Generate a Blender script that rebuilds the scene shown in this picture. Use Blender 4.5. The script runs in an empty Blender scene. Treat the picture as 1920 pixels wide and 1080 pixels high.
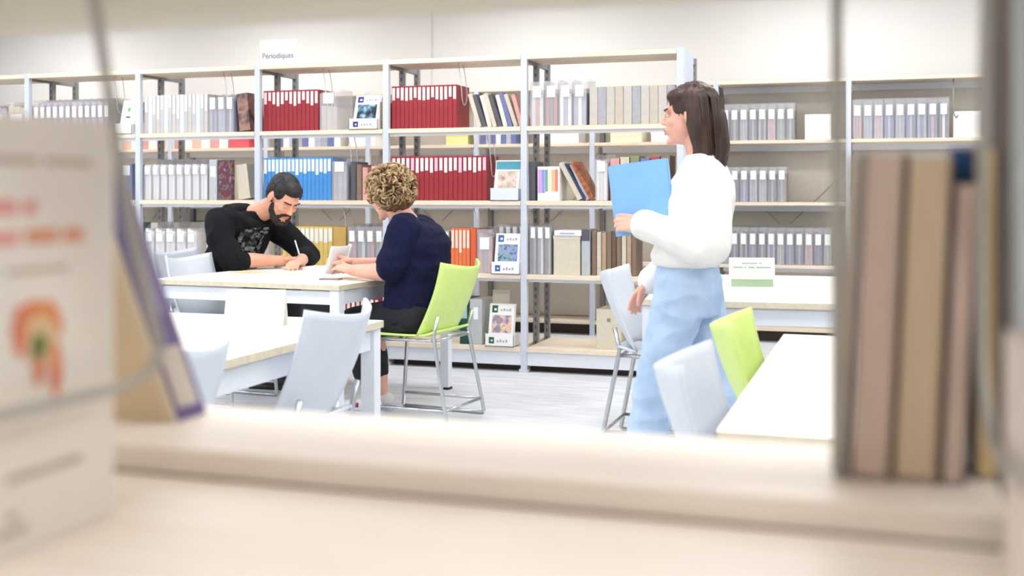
import bpy, bmesh, math, random
from mathutils import Vector, Matrix, noise
random.seed(7)
R = math.radians
sc = bpy.context.scene
col = sc.collection

# ------------------------------------------------------------------ camera
cam_d = bpy.data.cameras.new('camera'); cam = bpy.data.objects.new('camera', cam_d); col.objects.link(cam)
cam.location = (0, 0, 1.17)
cam.rotation_euler = (R(90), 0, R(18))
cam_d.sensor_width = 36.0; cam_d.lens = 39.94
cam_d.shift_y = -175 / 1920
cam_d.clip_start = 0.02
cam_d.dof.use_dof = True; cam_d.dof.focus_distance = 5.6; cam_d.dof.aperture_fstop = 2.9
sc.camera = cam
# ------------------------------------------------------------------ world and exposure
w = bpy.data.worlds.new('world'); sc.world = w; w.use_nodes = True
w.node_tree.nodes['Background'].inputs[0].default_value = (1, 1, 1, 1)
w.node_tree.nodes['Background'].inputs[1].default_value = 0.6
sc.view_settings.view_transform = 'Standard'; sc.view_settings.look = 'None'
sc.view_settings.gamma = 1; sc.view_settings.use_curve_mapping = False
sc.view_settings.exposure = 0.42
LAMP = 9.0

# ------------------------------------------------------------------ materials
MATS = {}
def lin(c):
    return tuple(((v / 255) / 12.92 if v / 255 <= .04045 else (((v / 255) + .055) / 1.055) ** 2.4) for v in c)
def M(name, rgb, rough=.5, metal=0., var=0., scale=20., bump=0., stretch=None, alpha=None, emit=0., spec=.5, rgb2=None, detail=3.):
    """rgb in 0..255 sRGB; var = darker variation by noise, or rgb2 = second colour"""
    if name in MATS: return MATS[name]
    m = bpy.data.materials.new(name); m.use_nodes = True; nt = m.node_tree
    b = nt.nodes['Principled BSDF']; c = lin(rgb)
    b.inputs['Base Color'].default_value = (*c, 1); b.inputs['Roughness'].default_value = rough
    b.inputs['Metallic'].default_value = metal; b.inputs['Specular IOR Level'].default_value = spec
    if alpha is not None: b.inputs['Alpha'].default_value = alpha
    if emit:
        b.inputs['Emission Color'].default_value = (*c, 1); b.inputs['Emission Strength'].default_value = emit
    if var or bump or rgb2:
        tc = nt.nodes.new('ShaderNodeTexCoord'); mp = nt.nodes.new('ShaderNodeMapping'); n = nt.nodes.new('ShaderNodeTexNoise')
        nt.links.new(tc.outputs['Object'], mp.inputs[0]); nt.links.new(mp.outputs[0], n.inputs['Vector'])
        if stretch: mp.inputs['Scale'].default_value = stretch
        n.inputs['Scale'].default_value = scale; n.inputs['Detail'].default_value = detail
        if var or rgb2:
            cr = nt.nodes.new('ShaderNodeValToRGB'); cr.color_ramp.elements[0].position = .35; cr.color_ramp.elements[1].position = .65
            d = lin(rgb2) if rgb2 else tuple(v * (1 - var) for v in c)
            cr.color_ramp.elements[0].color = (*d, 1); cr.color_ramp.elements[1].color = (*c, 1)
            nt.links.new(n.outputs['Fac'], cr.inputs[0]); nt.links.new(cr.outputs[0], b.inputs['Base Color'])
        if bump:
            bp = nt.nodes.new('ShaderNodeBump'); bp.inputs['Strength'].default_value = bump; bp.inputs['Distance'].default_value = .01
            nt.links.new(n.outputs['Fac'], bp.inputs['Height']); nt.links.new(bp.outputs[0], b.inputs['Normal'])
    MATS[name] = m; return m
def picture(name, cols, scale=18.):
    """printed picture: patches of several colours"""
    if name in MATS: return MATS[name]
    m = bpy.data.materials.new(name); m.use_nodes = True; nt = m.node_tree; b = nt.nodes['Principled BSDF']
    tc = nt.nodes.new('ShaderNodeTexCoord'); n = nt.nodes.new('ShaderNodeTexNoise'); cr = nt.nodes.new('ShaderNodeValToRGB')
    n.inputs['Scale'].default_value = scale; n.inputs['Detail'].default_value = 2
    nt.links.new(tc.outputs['Object'], n.inputs['Vector']); nt.links.new(n.outputs['Fac'], cr.inputs[0]); nt.links.new(cr.outputs[0], b.inputs['Base Color'])
    el = cr.color_ramp.elements
    while len(el) < len(cols): el.new(.5)
    for i, c in enumerate(cols):
        el[i].position = .32 + .36 * i / max(1, len(cols) - 1); el[i].color = (*lin(c), 1)
    b.inputs['Roughness'].default_value = .4
    MATS[name] = m; return m

WALL = M('wall_paint', (218, 216, 213), .8, bump=.02, scale=60)
CEIL = M('ceiling_paint', (240, 238, 234), .9, bump=.02, scale=40)
FLOOR = M('vinyl_floor', (229, 231, 236), .45, rgb2=(208, 210, 214), scale=3.2, stretch=(1, 5, 1), detail=6., spec=.3)
WOOD = M('pale_birch', (240, 226, 206), .5, rgb2=(232, 214, 190), scale=5, stretch=(1, 14, 14), detail=4., spec=.3)
WOODN = M('pale_beech_board', (246, 233, 219), .45, rgb2=(240, 225, 208), scale=4, stretch=(1, 18, 18), detail=4., spec=.35)
TOP = M('cream_laminate', (250, 246, 234), .4, var=.03, scale=30, spec=.35)
TOPE = M('table_edge_wood', (226, 214, 188), .5, var=.1, scale=40)
STEEL = M('light_grey_steel', (208, 214, 226), .45, var=.03, scale=50, spec=.4)
STEELD = M('shaded_grey_steel', (150, 151, 152), .45, metal=.2, var=.25, scale=90)  # rear steel darker than the front posts, their shade put into the colour
STEELW = M('white_enamel', (232, 235, 242), .4, var=.02, scale=40)
CHROME = M('chrome_tube', (200, 202, 206), .22, metal=.85, var=.05, scale=30)
DARKKICKSHADE = M('dark_brown_kick_shade', (70, 55, 44), .6, var=.2, scale=12, stretch=(1, 1, 8))  # brown kick wood, also used to darken the void under the wall shelving
BLACK = M('black_plastic', (18, 18, 20), .5, var=.2, scale=40)
WHITEP = M('white_plastic', (218, 224, 233), .35, var=.02, scale=30, spec=.45)
LIME = M('lime_plastic', (216, 238, 138), .35, var=.03, scale=30, spec=.45)
PAPER = M('white_paper', (248, 247, 245), .7, var=.02, scale=60)
CREAMP = M('cream_paper', (226, 208, 176), .75, var=.08, scale=80, stretch=(60, 1, 1))
TANP = M('book_pages_tan', (232, 208, 176), .8, rgb2=(220, 194, 160), scale=8, stretch=(60, 1, 1))
PINKP = M('book_pages_pinkish', (230, 204, 186), .8, rgb2=(218, 190, 172), scale=8, stretch=(60, 1, 1))
INK = M('dark_ink', (70, 68, 78), .6, var=.1, scale=50)
GREYINK = M('grey_ink', (206, 194, 176), .7, var=.1, scale=50)
LABEL = M('label_white', (250, 249, 246), .6, var=.02, scale=60)
LABELP = M('label_pinkish', (250, 222, 222), .6, var=.02, scale=60)
RED = M('binder_red', (158, 38, 50), .45, var=.12, scale=12)
BLUE = M('binder_blue', (72, 148, 220), .45, var=.1, scale=12)
YEL = M('binder_yellow', (226, 194, 110), .5, var=.08, scale=12)
ORA = M('binder_orange', (238, 124, 70), .5, var=.1, scale=12)
GRN = M('binder_green', (18, 74, 62), .5, var=.1, scale=12)
WFILE = M('file_white', (240, 238, 234), .5, var=.04, scale=20)
GFILE = M('file_grey', (190, 194, 196), .5, var=.08, scale=20)
BFILE = M('file_greige', (203, 196, 188), .55, var=.1, scale=20)
CLEAR = M('clear_plastic', (232, 232, 238), .15, alpha=.20, var=.02, scale=20, spec=.5)
BEIGE = M('beige_card', (216, 206, 186), .7, var=.06, scale=30)

# ------------------------------------------------------------------ mesh helpers
class MB:
    def __init__(s): s.v = []; s.f = []
    def add(s, vs, fs, mtx=None):
        o = len(s.v)
        s.v += [tuple(mtx @ Vector(p)) if mtx else tuple(p) for p in vs]
        s.f += [tuple(i + o for i in f) for f in fs]; return s
    def box(s, x0, x1, y0, y1, z0, z1, mtx=None, ch=0.):
        if ch <= 0:
            vs = [(x, y, z) for x in (x0, x1) for y in (y0, y1) for z in (z0, z1)]
            return s.add(vs, [(0, 1, 3, 2), (4, 6, 7, 5), (0, 4, 5, 1), (2, 3, 7, 6), (0, 2, 6, 4), (1, 5, 7, 3)], mtx)
        bm = bmesh.new(); bmesh.ops.create_cube(bm, size=1)
        for v in bm.verts: v.co = Vector(((x0 + x1) / 2 + v.co.x * (x1 - x0), (y0 + y1) / 2 + v.co.y * (y1 - y0), (z0 + z1) / 2 + v.co.z * (z1 - z0)))
        bmesh.ops.bevel(bm, geom=bm.edges[:], offset=ch, segments=2, affect='EDGES', profile=.6)
        bm.verts.index_update()
        s.add([v.co[:] for v in bm.verts], [[v.index for v in f.verts] for f in bm.faces], mtx); bm.free(); return s
    def tube(s, pts, r, n=8, closed=False, mtx=None):
        pts = [Vector(p) for p in pts]; k = len(pts); o = []; up = None
        rs = r if isinstance(r, (list, tuple)) else [r] * k
        vs = []; fs = []
        for i, p in enumerate(pts):
            if closed: t = pts[(i + 1) % k] - pts[i - 1]
            else: t = (pts[min(i + 1, k - 1)] - pts[max(i - 1, 0)])
            t.normalize()
            if up is None: up = t.orthogonal().normalized()
            up = (up - t * up.dot(t)).normalized(); b = t.cross(up)
            for j in range(n):
                a = 2 * math.pi * j / n; vs.append(p + (up * math.cos(a) + b * math.sin(a)) * rs[i])
        for i in range(k if closed else k - 1):
            for j in range(n):
                a = i * n + j; b2 = i * n + (j + 1) % n; c = ((i + 1) % k) * n + (j + 1) % n; d = ((i + 1) % k) * n + j
                fs.append((a, b2, c, d))
        if not closed: fs += [tuple(range(n - 1, -1, -1)), tuple((k - 1) * n + j for j in range(n))]
        return s.add(vs, fs, mtx)
    def ball(s, c, r, mtx=None, rot=None, seg=16, ring=10):
        rx, ry, rz = r if isinstance(r, (list, tuple)) else (r, r, r); vs = []; fs = []
        for i in range(1, ring):
            t = math.pi * i / ring
            for j in range(seg):
                a = 2 * math.pi * j / seg; vs.append(Vector((rx * math.sin(t) * math.cos(a), ry * math.sin(t) * math.sin(a), rz * math.cos(t))))
        vs += [Vector((0, 0, rz)), Vector((0, 0, -rz))]; T = len(vs) - 2; B = T + 1
        for i in range(ring - 2):
            for j in range(seg):
                fs.append((i * seg + j, (i + 1) * seg + j, (i + 1) * seg + (j + 1) % seg, i * seg + (j + 1) % seg))
        for j in range(seg):
            fs.append((T, j, (j + 1) % seg)); fs.append((B, (ring - 2) * seg + (j + 1) % seg, (ring - 2) * seg + j))
        if rot: vs = [rot @ v for v in vs]
        c = Vector(c); return s.add([v + c for v in vs], fs, mtx)
    def cap(s, p0, r0, p1, r1, mtx=None, n=14):
        """tapered capsule"""
        p0 = Vector(p0); p1 = Vector(p1); t = (p1 - p0)
        L = t.length
        if L < 1e-6: return s.ball(p0, max(r0, r1), mtx)
        t /= L; pts = []; rs = []
        for a in (-80, -55, -30, 0): pts.append(p0 + t * (r0 * math.sin(R(a)))); rs.append(r0 * math.cos(R(a)))
        for a in (0, 30, 55, 80): pts.append(p1 + t * (r1 * math.sin(R(a)))); rs.append(r1 * math.cos(R(a)))
        return s.tube(pts, rs, n, mtx=mtx)
    def chain(s, pts, rs, mtx=None):
        for i in range(len(pts) - 1): s.cap(pts[i], rs[i], pts[i + 1], rs[i + 1], mtx)
        return s
    def loft(s, secs, n=20, mtx=None):
        """secs: (centre, half_x, half_y, yaw) ellipses, capped"""
        vs = []; fs = []
        for c, a, b, yaw in secs:
            for j in range(n):
                t = 2 * math.pi * j / n; x = a * math.cos(t); y = b * math.sin(t)
                vs.append((c[0] + x * math.cos(yaw) - y * math.sin(yaw), c[1] + x * math.sin(yaw) + y * math.cos(yaw), c[2]))
        for i in range(len(secs) - 1):
            for j in range(n): fs.append((i * n + j, i * n + (j + 1) % n, (i + 1) * n + (j + 1) % n, (i + 1) * n + j))
        fs += [tuple(range(n - 1, -1, -1)), tuple((len(secs) - 1) * n + j for j in range(n))]
        return s.add(vs, fs, mtx)
    def grid(s, fn, nu, nv, th=0., mtx=None):
        """sheet fn(u,v) with thickness th along the normal"""
        P = [[Vector(fn(i / nu, j / nv)) for j in range(nv + 1)] for i in range(nu + 1)]
        N = [[None] * (nv + 1) for _ in range(nu + 1)]
        for i in range(nu + 1):
            for j in range(nv + 1):
                du = P[min(i + 1, nu)][j] - P[max(i - 1, 0)][j]; dv = P[i][min(j + 1, nv)] - P[i][max(j - 1, 0)]
                N[i][j] = du.cross(dv).normalized()
        W = nv + 1; K = (nu + 1) * W; vs = [P[i][j] for i in range(nu + 1) for j in range(W)] + [P[i][j] - N[i][j] * th for i in range(nu + 1) for j in range(W)]; fs = []
        I = lambda i, j, k: k * K + i * W + j
        for i in range(nu):
            for j in range(nv):
                fs.append((I(i, j, 0), I(i + 1, j, 0), I(i + 1, j + 1, 0), I(i, j + 1, 0)))
                fs.append((I(i, j, 1), I(i, j + 1, 1), I(i + 1, j + 1, 1), I(i + 1, j, 1)))
        for i in range(nu):
            fs.append((I(i, 0, 0), I(i, 0, 1), I(i + 1, 0, 1), I(i + 1, 0, 0))); fs.append((I(i, nv, 0), I(i + 1, nv, 0), I(i + 1, nv, 1), I(i, nv, 1)))
        for j in range(nv):
            fs.append((I(0, j, 0), I(0, j + 1, 0), I(0, j + 1, 1), I(0, j, 1))); fs.append((I(nu, j, 0), I(nu, j, 1), I(nu, j + 1, 1), I(nu, j + 1, 0)))
        return s.add(vs, fs, mtx)
    def mesh(s, name, mat, smooth=False):
        me = bpy.data.meshes.new(name); me.from_pydata([tuple(p) for p in s.v], [], s.f); me.materials.append(mat); me.update()
        if smooth: me.polygons.foreach_set('use_smooth', [True] * len(me.polygons))
        return me

def obj(name, mb, mat, parent=None, smooth=False, loc=None, rot=None):
    me = mb if isinstance(mb, bpy.types.Mesh) else mb.mesh(name, mat, smooth)
    o = bpy.data.objects.new(name, me); col.objects.link(o)
    if parent: o.parent = parent
    if loc: o.location = loc
    if rot: o.rotation_euler = rot
    return o
def tag(o, label, cat, group=None):
    o['label'] = label; o['category'] = cat
    if group: o['group'] = group
    return o
def thing(name, label, cat, loc=(0, 0, 0), rotz=0., group=None):
    o = bpy.data.objects.new(name, None); col.objects.link(o); o.empty_display_size = .1
    o.location = loc; o.rotation_euler = (0, 0, rotz)
    return tag(o, label, cat, group)
def struct(name, mb, mat):
    o = obj(name, mb, mat); o['kind'] = 'structure'; return o
def dup(root, loc, rotz, label, group=None):
    r = root.copy(); col.objects.link(r); r.location = loc; r.rotation_euler = (0, 0, rotz); r['label'] = label
    if group: r['group'] = group
    for ch in list(root.children):
        c = ch.copy(); col.objects.link(c); c.parent = r
        for g in list(ch.children):
            d = g.copy(); col.objects.link(d); d.parent = c
    return r
def B(x0, x1, y0, y1, z0, z1, ch=0.): return MB().box(x0, x1, y0, y1, z0, z1, ch=ch)
ORD = ['first', 'second', 'third', 'fourth', 'fifth', 'sixth', 'seventh', 'eighth', 'ninth', 'tenth', 'eleventh', 'twelfth', 'thirteenth', 'fourteenth',
       'fifteenth', 'sixteenth', 'seventeenth', 'eighteenth', 'nineteenth', 'twentieth', 'twenty-first', 'twenty-second']

# ------------------------------------------------------------------ room shell
XA, XB, YA, YB, HC = -9.5, 4.5, -2.6, 9.62, 3.05
struct('floor', B(XA, XB, YA, YB, -.1, 0), FLOOR)
struct('ceiling', B(XA, XB, YA, YB, HC, HC + .1), CEIL)
struct('wall_back', B(XA, XB, YB, YB + .1, 0, HC), WALL)
struct('wall_left', B(XA - .1, XA, YA, YB, 0, HC), WALL)
struct('wall_right', B(XB, XB + .1, YA, YB, 0, HC), WALL)
struct('wall_front', B(XA, XB, YA - .1, YA, 0, HC), WALL)
struct('baseboard_shade_back', B(XA, XB, YB - .02, YB, 0, .11), DARKKICKSHADE)  # dark board added to deepen the shade under the wall shelves
struct('trim_1', B(-3.9, -3.885, YB - .006, YB, .11, HC), M('wall_joint', (208, 205, 201), .8, var=.05, scale=20))

# ceiling luminaires out of view, added to light the room
DIFF = M('added_lamp_diffuser', (249, 251, 254), .5, emit=LAMP, var=0)
k = 0
for yy in (-1.2, 1.3, 3.8, 6.3, 8.55):
    for xx in (-7.6, -5.2, -2.8, -.4, 2.0):
        row = ['front', 'second', 'middle', 'fourth', 'back'][(-1.2, 1.3, 3.8, 6.3, 8.55).index(yy)]
        t = thing('added_ceiling_light', 'added unseen ceiling light panel, %s from the left in the %s row' % (ORD[(-7.6, -5.2, -2.8, -.4, 2.0).index(xx)], row), 'light', (xx, yy, HC), 0, 'added ceiling light panels')
        fr = MB(); fr.box(-.62, .62, -.32, -.3, -.05, 0).box(-.62, .62, .3, .32, -.05, 0).box(-.62, -.6, -.3, .3, -.05, 0).box(.6, .62, -.3, .3, -.05, 0)
        obj('frame', fr, STEELW, t); obj('diffuser', B(-.6, .6, -.3, .3, -.04, -.025), DIFF, t)

# ------------------------------------------------------------------ periodicals shelving
UX = [-7.24, -6.237, -5.234, -4.231, -3.232, -2.239, -1.206]
YF = 7.141; SZ = [1.62, 1.13, .644, .164]
rack = thing('shelving_unit', 'long grey steel periodicals shelving unit with pale wood shelves', 'shelving', (-4.2, YF + .28, 0))
def rk(name, mb, mat): 
    for i, p in enumerate(mb.v): mb.v[i] = (p[0] + 4.2, p[1] - YF - .28, p[2])
    return obj(name, mb, mat, rack)
for i, x in enumerate(UX):
    f = MB(); f.box(x - .021, x + .021, YF, YF + .035, .02, 2.10).box(x - .03, x + .03, YF - .012, YF + .04, 0, .02); rk('post', f, STEEL)
    for dy in (.27, .54):
        b = MB(); b.box(x - .018, x + .018, YF + dy, YF + dy + .035, 0, 2.09); pp = rk('post', b, STEELD)
        h = MB()
        for q in range(38): h.box(x - .006, x + .006, YF + dy - .001, YF + dy + .001, .1 + q * .052, .125 + q * .052)
        for qi, p in enumerate(h.v): h.v[qi] = (p[0] + 4.2, p[1] - YF - .28, p[2])
        obj('slot_row', h, M('slot_dark', (92, 92, 94), .7, var=.1), pp)['kind'] = 'stuff'
    rk('cross_arm', B(x - .012, x + .012, YF + .035, YF + .575, 2.045, 2.085), STEELD)
    rk('base_arm', B(x - .015, x + .015, YF + .035, YF + .575, .07, .125), STEELD)
for i in range(len(UX) - 1):
    a, b = UX[i] + .022, UX[i + 1] - .022
    rk('top_shelf', B(a, b, YF - .006, YF + .37, 2.062, 2.092, .002), WOOD)
    for z in SZ[:3]:
        rk('shelf', B(a, b, YF - .008, YF + .36, z - .03, z, .002), WOOD)
        rk('shelf_bracket_rail', B(a, b, YF + .02, YF + .035, z - .05, z - .03), STEELW)
    rk('base_shelf', B(a, b, YF - .008, YF + .57, SZ[3] - .03, SZ[3], .002), WOOD)
    rk('plinth', B(a, b, YF + .005, YF + .02, .045, SZ[3] - .03), STEELW)
    rk('kick_shade_board', B(a, b, YF + .09, YF + .11, 0, .05), DARKKICKSHADE)
rk('end_panel', B(UX[-1] + .012, UX[-1] + .026, YF + .02, YF + .37, .03, 2.09), STEEL)

# wall shelving
WX = [-1.26 + 1.02 * k for k in range(-7, 5)]; WYF = 9.16; WZ = [2.075, 1.60, 1.11, .615, .12]
wr = thing('shelving_unit', 'low pale shelving unit standing along the white back wall', 'shelving', (-3.5, WYF + .2, 0))
def wk(name, mb, mat):
    for i, p in enumerate(mb.v): mb.v[i] = (p[0] + 3.5, p[1] - WYF - .2, p[2])
    return obj(name, mb, mat, wr)
for x in WX:
    wk('post', B(x - .02, x + .02, WYF, WYF + .035, 0, 2.08), STEEL); wk('post', B(x - .018, x + .018, WYF + .36, WYF + .395, 0, 2.07), STEELD)
    wk('side_arm', B(x - .012, x + .012, WYF + .035, WYF + .36, 2.02, 2.05), STEELD)
for i in range(len(WX) - 1):
    a, b = WX[i] + .021, WX[i + 1] - .021
    for z in WZ:
        wk('shelf', B(a, b, WYF - .006, WYF + .36, z - .026, z, .002), WOOD)
        wk('shelf_stiffener', B(a, b, WYF + .30, WYF + .315, z - .075, z - .026), STEELW)
    wk('shade_panel', B(a, b, WYF + .40, WYF + .41, .12, 2.04), M('shade_panel_cream', (226, 220, 208), .7, var=.03, scale=20))  # added panels, cream tone stands in for shade behind the wall shelves
    xm = (a + b) / 2
    for e, d in ((a, -.04), (b, .04)):
        wk('brace_rod', MB().tube([(xm + d, WYF + .394, .93), (e, WYF + .394, 1.36)], .003, 6), M('rod_grey', (168, 162, 152), .5, var=.05))
wk('kick_shade_board', B(WX[0], WX[-1], WYF + .12, WYF + .14, 0, .094), DARKKICKSHADE)  # added board, dark colour deepens the shade below the lowest wall shelf

# ------------------------------------------------------------------ near double-sided rack (the camera looks through it)
nr = thing('shelving_unit', 'out-of-focus beech shelf rack in the foreground framing the view', 'shelving', (-.42, .84, 0))
def nk(name, mb, mat, sm=False):
    for i, p in enumerate(mb.v): mb.v[i] = (p[0] + .42, p[1] - .84, p[2])
    return obj(name, mb, mat, nr, sm)
NX0, NX1 = -.93, .083
WOODU = M('shaded_board', (222, 212, 192), .55, rgb2=(212, 201, 180), scale=4, stretch=(1, 18, 18), detail=4., spec=.3)  # upper boards: shade of the underside put into a darker wood colour
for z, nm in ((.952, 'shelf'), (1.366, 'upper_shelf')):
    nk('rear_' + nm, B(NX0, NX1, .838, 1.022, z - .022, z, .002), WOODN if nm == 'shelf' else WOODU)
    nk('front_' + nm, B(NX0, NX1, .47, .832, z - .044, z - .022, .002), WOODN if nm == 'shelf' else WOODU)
nk('gap_shade_strip', B(NX0, NX1, .8385, .850, .885, .9298), M('gap_shade_brown', (150, 126, 100), .6, var=.1))  # dark strip added to close the gap and read as its shadow line
for z in (.5, .08, 1.8):
    nk('rear_shelf', B(NX0, NX1, .838, 1.022, z - .022, z, .002), WOODN); nk('front_shelf', B(NX0, NX1, .47, .832, z - .044, z - .022, .002), WOODN)
PG = M('post_grey', (186, 194, 198), .5, var=.08, scale=30); PB = M('post_brown_grey', (120, 108, 98), .6, var=.15, scale=30)
for x in (NX0 - .02, NX1 + .0205):
    for y, mt in ((.50, PG), (.815, PG), (1.0, PB)): nk('post', B(x - .0195, x + .0195, y - .02, y + .02, 0, 2.1, .003), mt)
    nk('foot', B(x - .02, x + .02, .46, 1.04, 0, .05), STEELD)

# ------------------------------------------------------------------ files, binders and display holders
MC = {}
def cached(key, fn):
    if key not in MC: MC[key] = fn()
    return MC[key]
def binder(x, y, z, wd, h, d, mat, lab, label, group, lh=.075, lw=.62, ltop=.012, name='binder', cat='binder', lean=0., top=None):
    t = thing(name, label, cat, (x, y, z), 0, group)
    if lean: t.rotation_euler = (0, lean, 0)
    me = cached(('b', round(wd, 4), h, d, mat.name), lambda: B(-wd / 2 + .0008, wd / 2 - .0008, 0, d, 0, h, min(.004, wd * .12)).mesh('body', mat))
    obj('body', me, None, t)
    if lab:
        ml = cached(('l', round(wd, 4), h, lh, lw, ltop, lab.name), lambda: B(-wd * lw / 2, wd * lw / 2, -.0015, .0008, h - ltop - lh, h - ltop, 0).mesh('spine_label', lab))
        obj('spine_label', ml, None, t)
    return t
def binder_row(n, x0, x1, z, h, mat, desc, group, labs=(LABEL,), y=YF + .04, d=.25, lhs=(.075,), **kw):
    wd = (x1 - x0) / n
    for i in range(n):
        binder(x0 + wd * (i + .5), y, z, wd, h, d, mat[i % len(mat)] if isinstance(mat, (list, tuple)) else mat, labs[i % len(labs)], desc % ORD[i], group, lh=lhs[i % len(lhs)], **kw)
def clear_file(x, y, z, wd, h, d, fill, label, group, lab=LABEL, fill_h=.86, lh=.06, slope=.35, lab_z=None):
    """transparent magazine file: slanted sides, paper inside, label on the front"""
    t = thing('magazine_file', label, 'file box', (x, y, z), 0, group); th = .002; fl = h * (1 - slope * .0)
    def shell():
        m = MB(); prof = [(0, 0), (d, 0), (d, h), (d * .35, h), (0, h * (1 - slope))]
        for sx in (-1, 1):
            xa, xb = (sx * wd / 2 - (th if sx > 0 else -th)), sx * wd / 2
            vs = [(xa, p[0], p[1]) for p in prof] + [(xb, p[0], p[1]) for p in prof]; n = len(prof)
            m.add(vs, [tuple(range(n)), tuple(range(2 * n - 1, n - 1, -1))] + [(i, (i + 1) % n, n + (i + 1) % n, n + i) for i in range(n)])
        m.box(-wd / 2, wd / 2, 0, th, 0, h * (1 - slope)).box(-wd / 2, wd / 2, d - th, d, 0, h).box(-wd / 2, wd / 2, 0, d, 0, th)
        return m.mesh('shell', CLEAR)
    obj('shell', cached(('cs', round(wd, 4), h, d, slope), shell), None, t)
    ns = max(1, min(3, int(wd / .022)))
    cs = fill if isinstance(fill, (list, tuple)) else [fill]
    iw = (wd - .012) / ns
    for q in range(ns):
        mt = cs[q % len(cs)]; hh = round(h * fill_h * (1 - .04 * (q % 3)), 3)
        me = cached(('cf', round(iw, 4), hh, d, mt.name), lambda: B(-iw / 2 + .0012, iw / 2 - .0012, .012, d - .02, .003, hh).mesh('paper_bundle', mt))
        o = obj('paper_bundle', me, None, t); o.location = (-(wd - .012) / 2 + iw * (q + .5), 0, 0)
    if lab:
        lz = h * (1 - slope) - lh - .01 if lab_z is None else lab_z
        ml = cached(('cl', round(wd, 4), lh, lab.name, round(lz, 3)), lambda: B(-wd * .3, wd * .3, -.002, 0, lz, lz + lh).mesh('front_label', lab))
        obj('front_label', ml, None, t)
    return t
def clear_row(n, x0, x1, z, h, fills, desc, group, y=YF + .03, d=.25, **kw):
    wd = (x1 - x0) / n
    for i in range(n):
        clear_file(x0 + wd * (i + .5), y, z, wd - .003, h, d, fills[i % len(fills)], desc % ORD[i], group, **kw)
def magazine(x, y, z, wd, h, d, mat, label, lean=0., group=None, pages=PAPER):
    """thin bound magazine: page block between two covers"""
    t = thing('magazine', label, 'magazine', (x, y, z), 0, group); t.rotation_euler = (0, lean, 0)
    obj('page_block', cached(('mp', round(wd, 4), h, d, pages.name), lambda: B(-wd / 2 + .001, wd / 2 - .001, .001, d, .001, h - .001).mesh('page_block', pages)), None, t)
    def cov(): 
        m = MB(); m.box(-wd / 2, -wd / 2 + .001, 0, d, 0, h).box(wd / 2 - .001, wd / 2, 0, d, 0, h).box(-wd / 2, wd / 2, 0, .001, 0, h); return m.mesh('cover', mat)
    obj('cover', cached(('mc', round(wd, 4), h, d, mat.name), cov), None, t)
    return t
def lean_row(n, x0, x1, z, h, mats, desc, group, lean=-.3, wd=.022, y=YF + .05, d=.21, z0=.0):
    for i in range(n):
        x = x0 + (x1 - x0) * (i + .5) / n
        le = lean * (1 + .12 * math.sin(i * 2.1))
        magazine(x + .5 * wd, y + .002 * (i % 3), z + abs(math.sin(le)) * wd / 2 + .0008, wd, h * (1 - .03 * (i % 3)), d, mats[i % len(mats)], desc % ORD[i], le, group)
def display(x, y, z, wd, h, pic, logo, label, tilt=.28, head=None, lipc=LABEL, stripe=None, words=True):
    """white card display holder with a front pocket, holding a cover facing out"""
    t = thing('display_holder', label, 'display', (x, y, z))
    m = MB(); m.box(-wd / 2, wd / 2, 0, .12, 0, .004).box(-wd / 2, wd / 2, 0, .003, 0, h * .3).box(-wd / 2, -wd / 2 + .003, 0, .12, 0, h * .28).box(wd / 2 - .003, wd / 2, 0, .12, 0, h * .28)
    obj('tray', m, lipc, t)
    rt = Matrix.Translation((0, .02, .005)) @ Matrix.Rotation(-tilt, 4, 'X')
    obj('back_card', MB().box(-wd * .46, wd * .46, .012, .015, 0, h, rt), PAPER, t)
    obj('cover', MB().box(-wd * .42, wd * .42, .004, .010, .01, h * .96, rt), PAPER, t)
    if pic: obj('cover_picture', MB().box(-wd * .34, wd * .34, .003, .0042, h * .3, h * .72, rt), pic, t)
    if head: obj('cover_heading', MB().box(-wd * .42, wd * .42, .003, .0042, h * .76, h * .96, rt), head, t)
    if logo:
        g = MB().box(-wd * .36, -wd * .16, .002, .0042, h * .78, h * .95, rt); obj('logo', g, logo, t)
        obj('logo_mark', MB().box(-wd * .28, -wd * .2, .001, .003, h * .83, h * .88, rt), LABEL, t)
        g = MB().box(-wd * .36, -wd * .18, -.001, .0, h * .07, h * .22); obj('logo', g, logo, t)
        obj('logo_mark', MB().box(-wd * .29, -wd * .23, -.002, -.001, h * .12, h * .16), LABEL, t)
        if words:
            lt = MB()
            for q in range(4):
                lt.box(-wd * .06 + q * wd * .1, -wd * .0 + q * wd * .1, .002, .0042, h * .82, h * (.86 + .02 * (q % 2)), rt)
                lt.box(-wd * .08 + q * wd * .1, -wd * .02 + q * wd * .1, -.001, 0, h * .1, h * (.15 + .02 * (q % 2)))
            obj('lettering', lt, M('faint_ink', (168, 172, 188), .7, var=.05), t)['kind'] = 'stuff'
    return t

F1 = YF + .035
mg = [M('mag_grey', (176, 176, 182), .5, var=.15, scale=30), M('mag_lilac', (188, 186, 204), .5, var=.15, scale=30), M('mag_dark', (88, 88, 98), .5, var=.2, scale=30),
      M('mag_pink', (226, 168, 160), .5, var=.15, scale=30), M('mag_blue', (112, 122, 170), .5, var=.15, scale=30), M('mag_sand', (214, 202, 184), .5, var=.12, scale=30), M('mag_brown', (140, 116, 98), .5, var=.2, scale=30)]
MAGS, ML, MD, MP, MBL, MS, MBR = mg
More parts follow.
